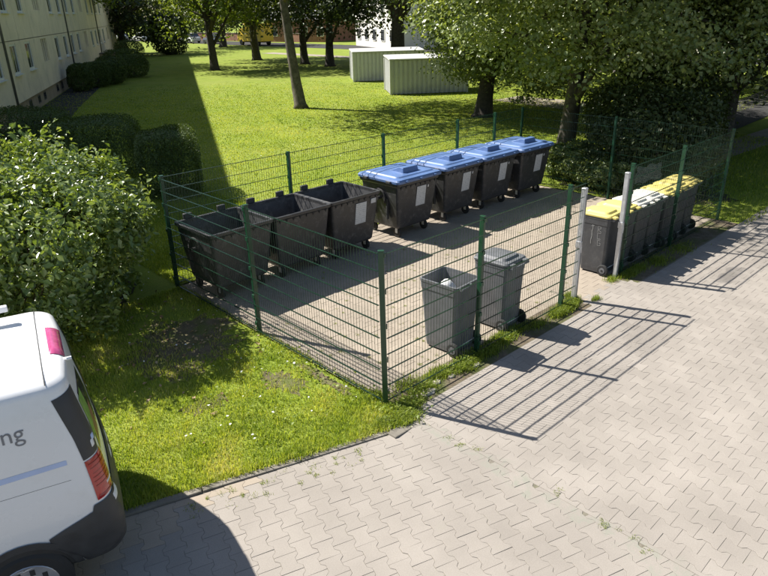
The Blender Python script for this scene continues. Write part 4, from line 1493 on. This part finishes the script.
# broad-leaved weeds and dead leaves
n = 900
cx = np.concatenate([g_rng.normal(1.6, 0.35, 250), g_rng.normal(-0.1, 0.12, 200), g_rng.uniform(-1.6, 0, 250), g_rng.normal(0.2, 0.2, 200)])
cy = np.concatenate([g_rng.normal(-0.02, 0.06, 250), g_rng.normal(1.2, 0.5, 200), g_rng.uniform(0.2, 2.6, 250), g_rng.normal(-0.15, 0.1, 200)])
C = np.stack([cx, cy, 0.02 + 0.06 * g_rng.random(n)], 1)
o = leaves('clover', C, g_rng.normal(size=(n, 3)) * 0.4 + [0, 0, 1], 0.02 + 0.03 * g_rng.random(n), 'weed_leaf', None, 0.8, rng=g_rng)
o['kind'] = 'stuff'
tag(o, 'small broad-leaved weeds in the grass near the fence', 'weeds')
n = 420
cx = np.concatenate([g_rng.normal(-0.9, 0.8, 300), g_rng.uniform(9.8, 13, 120)])
cy = np.concatenate([g_rng.normal(3.2, 0.8, 300), g_rng.uniform(0.0, 5, 120)])
keep = cx < -0.05
keep[300:] = True
C = np.stack([cx, cy, 0.012 + 0.02 * g_rng.random(n)], 1)[keep]
o = leaves('dead_leaves', C, g_rng.normal(size=C.shape) * 0.35 + [0, 0, 1], 0.03 + 0.05 * g_rng.random(len(C)), 'dry_leaf', None, 0.6, rng=g_rng)
o['kind'] = 'stuff'
tag(o, 'dead brown leaves scattered on bare soil', 'leaves')
n = 1500
cx = g_rng.uniform(0.5, 26, n)
cy = g_rng.uniform(BY + 0.3, 34, n)
keep = vnoise(cx, cy, 0.6, 77) > 0.05
C = np.stack([cx, cy, np.full(n, 0.055)], 1)[keep]
near = np.stack([g_rng.uniform(-2.0, -0.1, 60), g_rng.uniform(0.1, 6.5, 60), np.full(60, 0.06)], 1)
C = np.concatenate([C, near[kerb_side(near[:, 0], near[:, 1]) < -0.1]])
o = leaves('daisies', C, g_rng.normal(size=C.shape) * 0.2 + [0, 0, 1], 0.018 + 0.022 * g_rng.random(len(C)), 'window_frame', None, 0.9, rng=g_rng)
o['kind'] = 'stuff'
tag(o, 'tiny white daisies dotted over the lawn', 'flowers')
# broken stones in the strip by the corner post
for k, (x, y, s) in enumerate([(0.30, -0.16, 0.11), (0.52, -0.20, 0.14), (0.75, -0.12, 0.09), (0.98, -0.16, 0.07), (0.42, 0.0, 0.06), (1.42, -0.2, 0.08), (1.15, -0.05, 0.05)]):
    m = MB()
    a0 = random.random() * 6
    pts = [(s * (0.6 + 0.4 * random.random()) * math.cos(a0 + 2 * PI * i / 6), s * 0.6 * (0.7 + 0.3 * random.random()) * math.sin(a0 + 2 * PI * i / 6)) for i in range(6)]
    m.loft([[(p[0] * 1.0, p[1] * 1.0, -0.02) for p in pts], [(p[0], p[1], 0.012) for p in pts], [(p[0] * 0.85, p[1] * 0.85, 0.02) for p in pts]])
    o = m.build('stone_fragment', 'stone_chip')
    o.location = (x, y, -0.004)
    tag(o, 'broken pale paving fragment in the weeds between corner post and next post', 'stone', 'broken paving fragments at the fence foot')

# ------------------------------------------------------------------ apartment block
FA = R(90 - 27.22)
block = thing('apartment_block', 'long beige panel-built apartment block with rows of white-framed windows', 'building', (2.14, 23.95, 0), FA)
U0, PER, PB, ST, NST = -10.0, 18.6, 0.73, 2.58, 4
UE = 4.1 + 3 * PER
DEP = 11.0
TH = 0.16
MB().box(((U0 + UE) / 2, DEP / 2 + 0.08, (PB + NST * ST) / 2 + 0.02), (UE - U0 - 0.1, DEP - 0.1, PB + NST * ST - 0.04)).build('core_wall', 'facade_joint', block)


def panel_mesh(w, h, hole, j=0.016):
    m = MB()
    x0, x1, z0, z1 = j, w - j, j, h - j
    c = lambda a, b, e, f: m.box(((a + b) / 2, TH / 2 - 0.03, (e + f) / 2), (b - a, TH, f - e)) if b > a and f > e else None
    if hole is None:
        c(x0, x1, z0, z1)
    else:
        a, b, e, f = hole
        c(x0, a, z0, z1)
        c(b, x1, z0, z1)
        c(a, b, z0, e)
        c(a, b, f, z1)
    return m


def window_mesh(w, h):
    m = MB()
    t, y, d = 0.10, 0.02, 0.05
    m.box((0, y, h / 2 - t / 2), (w, d, t)).box((0, y, -h / 2 + t / 2), (w, d, t))
    m.box((-w / 2 + t / 2, y, 0), (t, d, h - 2 * t)).box((w / 2 - t / 2, y, 0), (t, d, h - 2 * t))
    m.box((w * 0.12, y + 0.012, 0), (0.05, 0.02, h - 2 * t))
    return m


cache = {}


def put(key, make, name, mat, parent, loc):
    if key not in cache:
        o = make().build(name, mat, parent)
        cache[key] = o
    else:
        o = link(cache[key].copy(), parent)
    o.location = loc
    return o


WW, WH = 1.32, 1.30
SZ = 1.16                            # sill above the storey joint
bays = [(0.0, 3.3, 1.65), (3.3, 6.6, 4.95), (6.6, 12.0, 9.3), (12.0, 15.3, 13.65), (15.3, 18.6, 16.95)]
for st in range(NST):
    z0 = PB + st * ST
    for per in range(-1, 3):
        ub = 4.1 + per * PER
        for bi, (a, b, cw) in enumerate(bays):
            if ub + a < U0 - 0.01:
                if ub + b > U0 + 0.5:
                    w = ub + b - U0
                    put(('blank', round(w, 2)), lambda: panel_mesh(w, ST, None), 'wall_panel', 'facade_panel', block, (U0, -TH + 0.03, z0))
                continue
            w = b - a
            c = cw - a
            if bi == 2:
                hole = (c - 0.85, c + 0.85, SZ + 0.15, SZ + WH)
            else:
                hole = (c - WW / 2, c + WW / 2, SZ, SZ + WH)
            put(('pan', bi if bi == 2 else round(c, 2)), lambda: panel_mesh(w, ST, hole), 'wall_panel', 'facade_panel', block, (ub + a, -TH + 0.03, z0))
            if bi == 2:
                def slit():
                    m = MB()
                    for k in (-1, 1):
                        m.box((k * 0.30, 0.05, 0), (0.17, 0.1, WH - 0.15))
                    for k in (-0.80, 0.80):
                        m.box((k, 0.05, 0), (0.095, 0.1, WH - 0.15))
                    return m
                wz = z0 + SZ + 0.15 + (WH - 0.15) / 2
                f = put('slit', slit, 'stair_window', 'facade_panel', block, (ub + cw, -TH + 0.035, wz))
                put('slitpane', lambda: MB().box((0, 0.105, 0), (1.69, 0.02, WH - 0.16)), 'pane', 'window_glass', f, (0, 0, 0))
            else:
                f = put('win', lambda: window_mesh(WW - 0.006, WH - 0.006), 'window', 'window_frame', block, (ub + cw, -TH + 0.03, z0 + SZ + WH / 2))
                put('pane', lambda: MB().box((0, 0.036, 0), (WW - 0.19, 0.012, WH - 0.19)), 'pane', 'window_glass', f, (0, 0, 0))
                put('sill', lambda: MB().box((0, -0.045, -WH / 2 - 0.018), (WW + 0.12, 0.17, 0.035)), 'sill', 'window_frame', f, (0, 0, 0))
                if (per * 7 + bi * 3 + st * 5) % 4 == 0:
                    put('curtain', lambda: MB().box((-0.36, 0.026, -0.02), (0.34, 0.006, WH - 0.22)), 'curtain', 'curtain', f, (0, 0, 0))
# plinth with basement windows
MB().box(((U0 + UE) / 2, 0.02, PB / 2 - 0.03), (UE - U0 - 0.05, 0.1, PB)).build('plinth', 'plinth', block)
for per in range(-1, 3):
    for off in (1.2, 3.4, 5.6, 7.2, 11.4, 13.2, 15.4, 17.4):
        u = 4.1 + per * PER + off
        if u > U0 + 1:
            f = put('cellar', lambda: MB().box((0, -0.035, 0.40), (0.70, 0.012, 0.42)), 'cellar_window', 'facade_joint', block, (u, 0, 0))
            put('cellarp', lambda: MB().box((0, -0.044, 0.40), (0.56, 0.006, 0.30)), 'pane', 'window_glass', f, (0, 0, 0))
for per in range(-1, 4):
    u = 4.1 + per * PER
    if u > U0:
        MB().tube([(u, -0.20, 0.02), (u, -0.20, PB + NST * ST - 0.1)], 0.055, 8).build('downpipe', 'pipe_zinc', block, smooth=True)
for per in range(0, 3):
    u = 4.1 + per * PER + 9.3
    p = MB().box((u + 8.0, -0.75, 0.55), (1.5, 1.2, 1.1)).build('entrance_porch', 'plinth', block)
    MB().box((u + 8.0, -0.75, 1.13), (1.65, 1.35, 0.06)).build('porch_cover', 'facade_joint', p)
zt = PB + NST * ST
rf = MB().add([(U0 - 0.2, -0.35, zt), (UE + 0.2, -0.35, zt), (UE + 0.2, DEP + 0.4, zt), (U0 - 0.2, DEP + 0.4, zt), (U0 - 0.2, -0.35, zt + 0.12), (UE + 0.2, -0.35, zt + 0.12), (UE + 0.2, DEP + 0.4, zt + 0.12), (U0 - 0.2, DEP + 0.4, zt + 0.12),
                (U0 + 4, DEP / 2, zt + 3.0), (UE - 4, DEP / 2, zt + 3.0)],
               [(3, 2, 1, 0), (0, 1, 5, 4), (1, 2, 6, 5), (2, 3, 7, 6), (3, 0, 4, 7), (4, 5, 9, 8), (5, 6, 9), (6, 7, 8, 9), (7, 4, 8)]).build('roof', 'roof_tile', block)
# asphalt walk along the block
d_ = Vector((math.cos(FA), math.sin(FA)))
n_ = Vector((math.sin(FA), -math.cos(FA)))
o_ = Vector((2.14, 23.95))
pts = [o_ + d_ * u + n_ * v for u, v in ((-14, 0.1), (62, 0.1), (62, 1.9), (8, 2.0), (-4, 2.4), (-14, 2.4))]
sheet('walkway', [[(p.x, p.y) for p in pts]], 0.002, 'asphalt')

# ------------------------------------------------------------------ corrugated sheds


def make_shed(loc, rz, L, D, H, label):
    t = thing('metal_shed', label, 'shed', loc, rz, 'corrugated metal sheds on the lawn')

    def corr(length, name, place):
        prof = []
        pitch = 0.25
        x = 0.0
        while x < length - 1e-6:
            for dx, dy in ((0, 0), (0.14, 0), (0.165, 0.06), (0.225, 0.06)):
                if x + dx <= length:
                    prof.append((x + dx, dy))
            x += pitch
        prof.append((length, 0))
        v, f = [], []
        for i, (px, py) in enumerate(prof):
            v += [place(px, py, 0.03), place(px, py, H)]
            if i:
                f.append((2 * i - 2, 2 * i, 2 * i + 1, 2 * i - 1))
        return MB().add(v, f).build(name, 'shed_metal', t)
    corr(L, 'wall', lambda a, b, z: (a, b, z))
    corr(L, 'wall', lambda a, b, z: (L - a, D - b, z))
    corr(D, 'wall', lambda a, b, z: (b, D - a, z))
    corr(D, 'wall', lambda a, b, z: (L - b, a, z))
    MB().add([(-0.06, -0.06, H + 0.02), (L + 0.06, -0.06, H + 0.02), (L + 0.06, D + 0.06, H + 0.10), (-0.06, D + 0.06, H + 0.10),
              (-0.06, -0.06, H + 0.09), (L + 0.06, -0.06, H + 0.09), (L + 0.06, D + 0.06, H + 0.16), (-0.06, D + 0.06, H + 0.16)],
             [(3, 2, 1, 0), (4, 5, 6, 7), (0, 1, 5, 4), (1, 2, 6, 5), (2, 3, 7, 6), (3, 0, 4, 7)]).build('roof', 'shed_roof', t)
    for x, y in ((0, 0), (L, 0), (L, D), (0, D)):
        MB().box((x, y, H / 2), (0.09, 0.09, H)).build('corner_trim', 'shed_roof', t)
    return t


make_shed((20.9, 21.3, 0), math.atan2(-0.60, 0.80), 4.2, 2.6, 1.74, 'ribbed grey metal shed on the lawn, nearer the bin yard')
make_shed((24.4, 28.3, 0), math.atan2(-0.60, 0.80), 4.6, 2.6, 1.74, 'ribbed grey metal shed on the lawn, partly behind the other shed')

# ------------------------------------------------------------------ street and houses beyond
sheet('street', [[(49, -60), (56, -60), (58, 220), (51, 220)]], 0.004, 'asphalt')
sheet('footpath', [[(38.6, 10), (40.4, 10), (41.6, 62), (39.8, 62)], [(21.5, 10.2), (24.5, 10.2), (24.5, 15.6), (22.4, 15.6)], [(13.2, 2.3), (30, 1.2), (30, 2.5), (13.6, 3.4)]], 0.004, 'path_gravel')
sheet('side_road', [[(19, 3.6), (60, 5.5), (60, 9.5), (20.5, 5.6)]], 0.008, 'asphalt')


def make_house(name, label, x, y, rz, w, d, h, wall, roof, rows, cols):
    t = thing(name, label, 'house', (x, y, 0), rz)
    MB().box((0, d / 2, h / 2), (w, d, h)).build('wall', wall, t)
    MB().add([(-w / 2 - 0.3, -0.35, h), (w / 2 + 0.3, -0.35, h), (w / 2 + 0.3, d + 0.35, h), (-w / 2 - 0.3, d + 0.35, h), (-w / 2 - 0.3, d / 2, h + d * 0.38), (w / 2 + 0.3, d / 2, h + d * 0.38)],
             [(3, 2, 1, 0), (0, 1, 5, 4), (2, 3, 4, 5), (1, 2, 5), (3, 0, 4)]).build('roof', roof, t)
    for i in range(rows):
        for j in range(cols):
            px = -w / 2 + w * (j + 0.5) / cols
            pz = 1.5 + i * 2.8
            f = MB().box((px, -0.03, pz), (1.25, 0.08, 1.4)).build('window', 'window_frame', t)
            MB().box((px, -0.075, pz), (1.05, 0.02, 1.2)).build('pane', 'window_glass', f)
    return t


make_house('house', 'pale sunlit house wall seen through leaves behind the sheds', 54, 58, R(-112), 14, 9, 8, 'pale_wall', 'roof_tile', 2, 5)
make_house('house', 'low reddish house with grey roof behind the leaning tree', 60, 82, R(-75), 12, 8, 3.2, 'brick_wall', 'roof_grey', 1, 4)
make_house('house', 'pale house across the street behind the big lindens', 62, 26, R(-112), 22, 10, 8.5, 'pale_wall', 'roof_tile', 2, 7)
# garden wall along the street
gw = thing('garden_wall', 'low reddish brick wall across the street', 'wall', (58.5, 98, 0), R(95))
MB().box((0, 0, 0.6), (34, 0.3, 1.2)).build('wall', 'brick_wall', gw)
MB().box((0, 0, 1.24), (34, 0.4, 0.08)).build('coping', 'kerb_stone', gw)

# yellow truck
tk = thing('yellow_truck', 'yellow box truck parked on the street beyond the lawn', 'truck', (51.2, 80.0, 0), R(92))
MB().box((-0.6, 0, 1.75), (4.2, 2.2, 2.4)).build('cargo_box', 'yellow_paint', tk, bevel=0.06)
MB().loft([[(1.55, -1.0, 0.5), (3.2, -1.0, 0.5), (3.2, 1.0, 0.5), (1.55, 1.0, 0.5)], [(1.55, -1.0, 1.4), (3.2, -1.0, 1.4), (3.2, 1.0, 1.4), (1.55, 1.0, 1.4)], [(1.55, -0.9, 2.3), (2.5, -0.9, 2.3), (2.5, 0.9, 2.3), (1.55, 0.9, 2.3)]]).build('cab', 'yellow_paint', tk, bevel=0.05)
MB().box((0.2, 0, 0.48), (5.4, 0.9, 0.14)).build('chassis', 'dark_plastic', tk)
for x in (-1.7, 2.3):
    for s in (-1, 1):
        MB().cyl((x, s * 0.75, 0.4), (x, s * 1.02, 0.4), 0.4, 20).build('wheel', 'black_rubber', tk)


def make_car(label, x, y, rz, mat):
    t = thing('parked_car', label, 'car', (x, y, 0), rz, 'cars parked on the far street')
    def ring(px, w, zb, zt_):
        return [(px, -w, zb), (px, w, zb), (px, w, (zb + zt_) / 2 + 0.05), (px, w * 0.86, zt_), (px, -w * 0.86, zt_), (px, -w, (zb + zt_) / 2 + 0.05)]
    MB().loft([ring(-2.1, 0.75, 0.35, 0.75), ring(-1.9, 0.84, 0.25, 0.95), ring(0.6, 0.86, 0.22, 0.95), ring(1.7, 0.84, 0.25, 0.86), ring(2.1, 0.72, 0.35, 0.68)]).build('body', mat, t, smooth=False, bevel=0.03)
    c = MB().loft([ring(-1.85, 0.76, 0.90, 0.98), ring(-1.3, 0.76, 0.90, 1.44), ring(0.1, 0.76, 0.90, 1.46), ring(1.0, 0.74, 0.86, 0.95)]).build('cabin', 'glass_dark', t, bevel=0.02)
    MB().box((-0.6, 0, 1.46), (1.45, 1.28, 0.05)).build('roof', mat, c, bevel=0.02)
    for wx in (-1.3, 1.3):
        for s in (-1, 1):
            MB().cyl((wx, s * 0.68, 0.31), (wx, s * 0.88, 0.31), 0.31, 18).build('wheel', 'black_rubber', t)


make_car('silver car parked on the street past the end of the apartment block', 51.6, 128, R(91), 'car_silver')
make_car('white car parked on the street past the end of the apartment block', 51.4, 118, R(91), 'car_white')
make_car('silver car parked on the street behind the round evergreen', 51.2, 107, R(91), 'car_silver')
make_car('white car parked on the street right of the round evergreen', 51.0, 99, R(91), 'car_white')
make_car('dark car parked on the street beside the brick garden wall', 50.9, 91.5, R(91), 'car_dark')
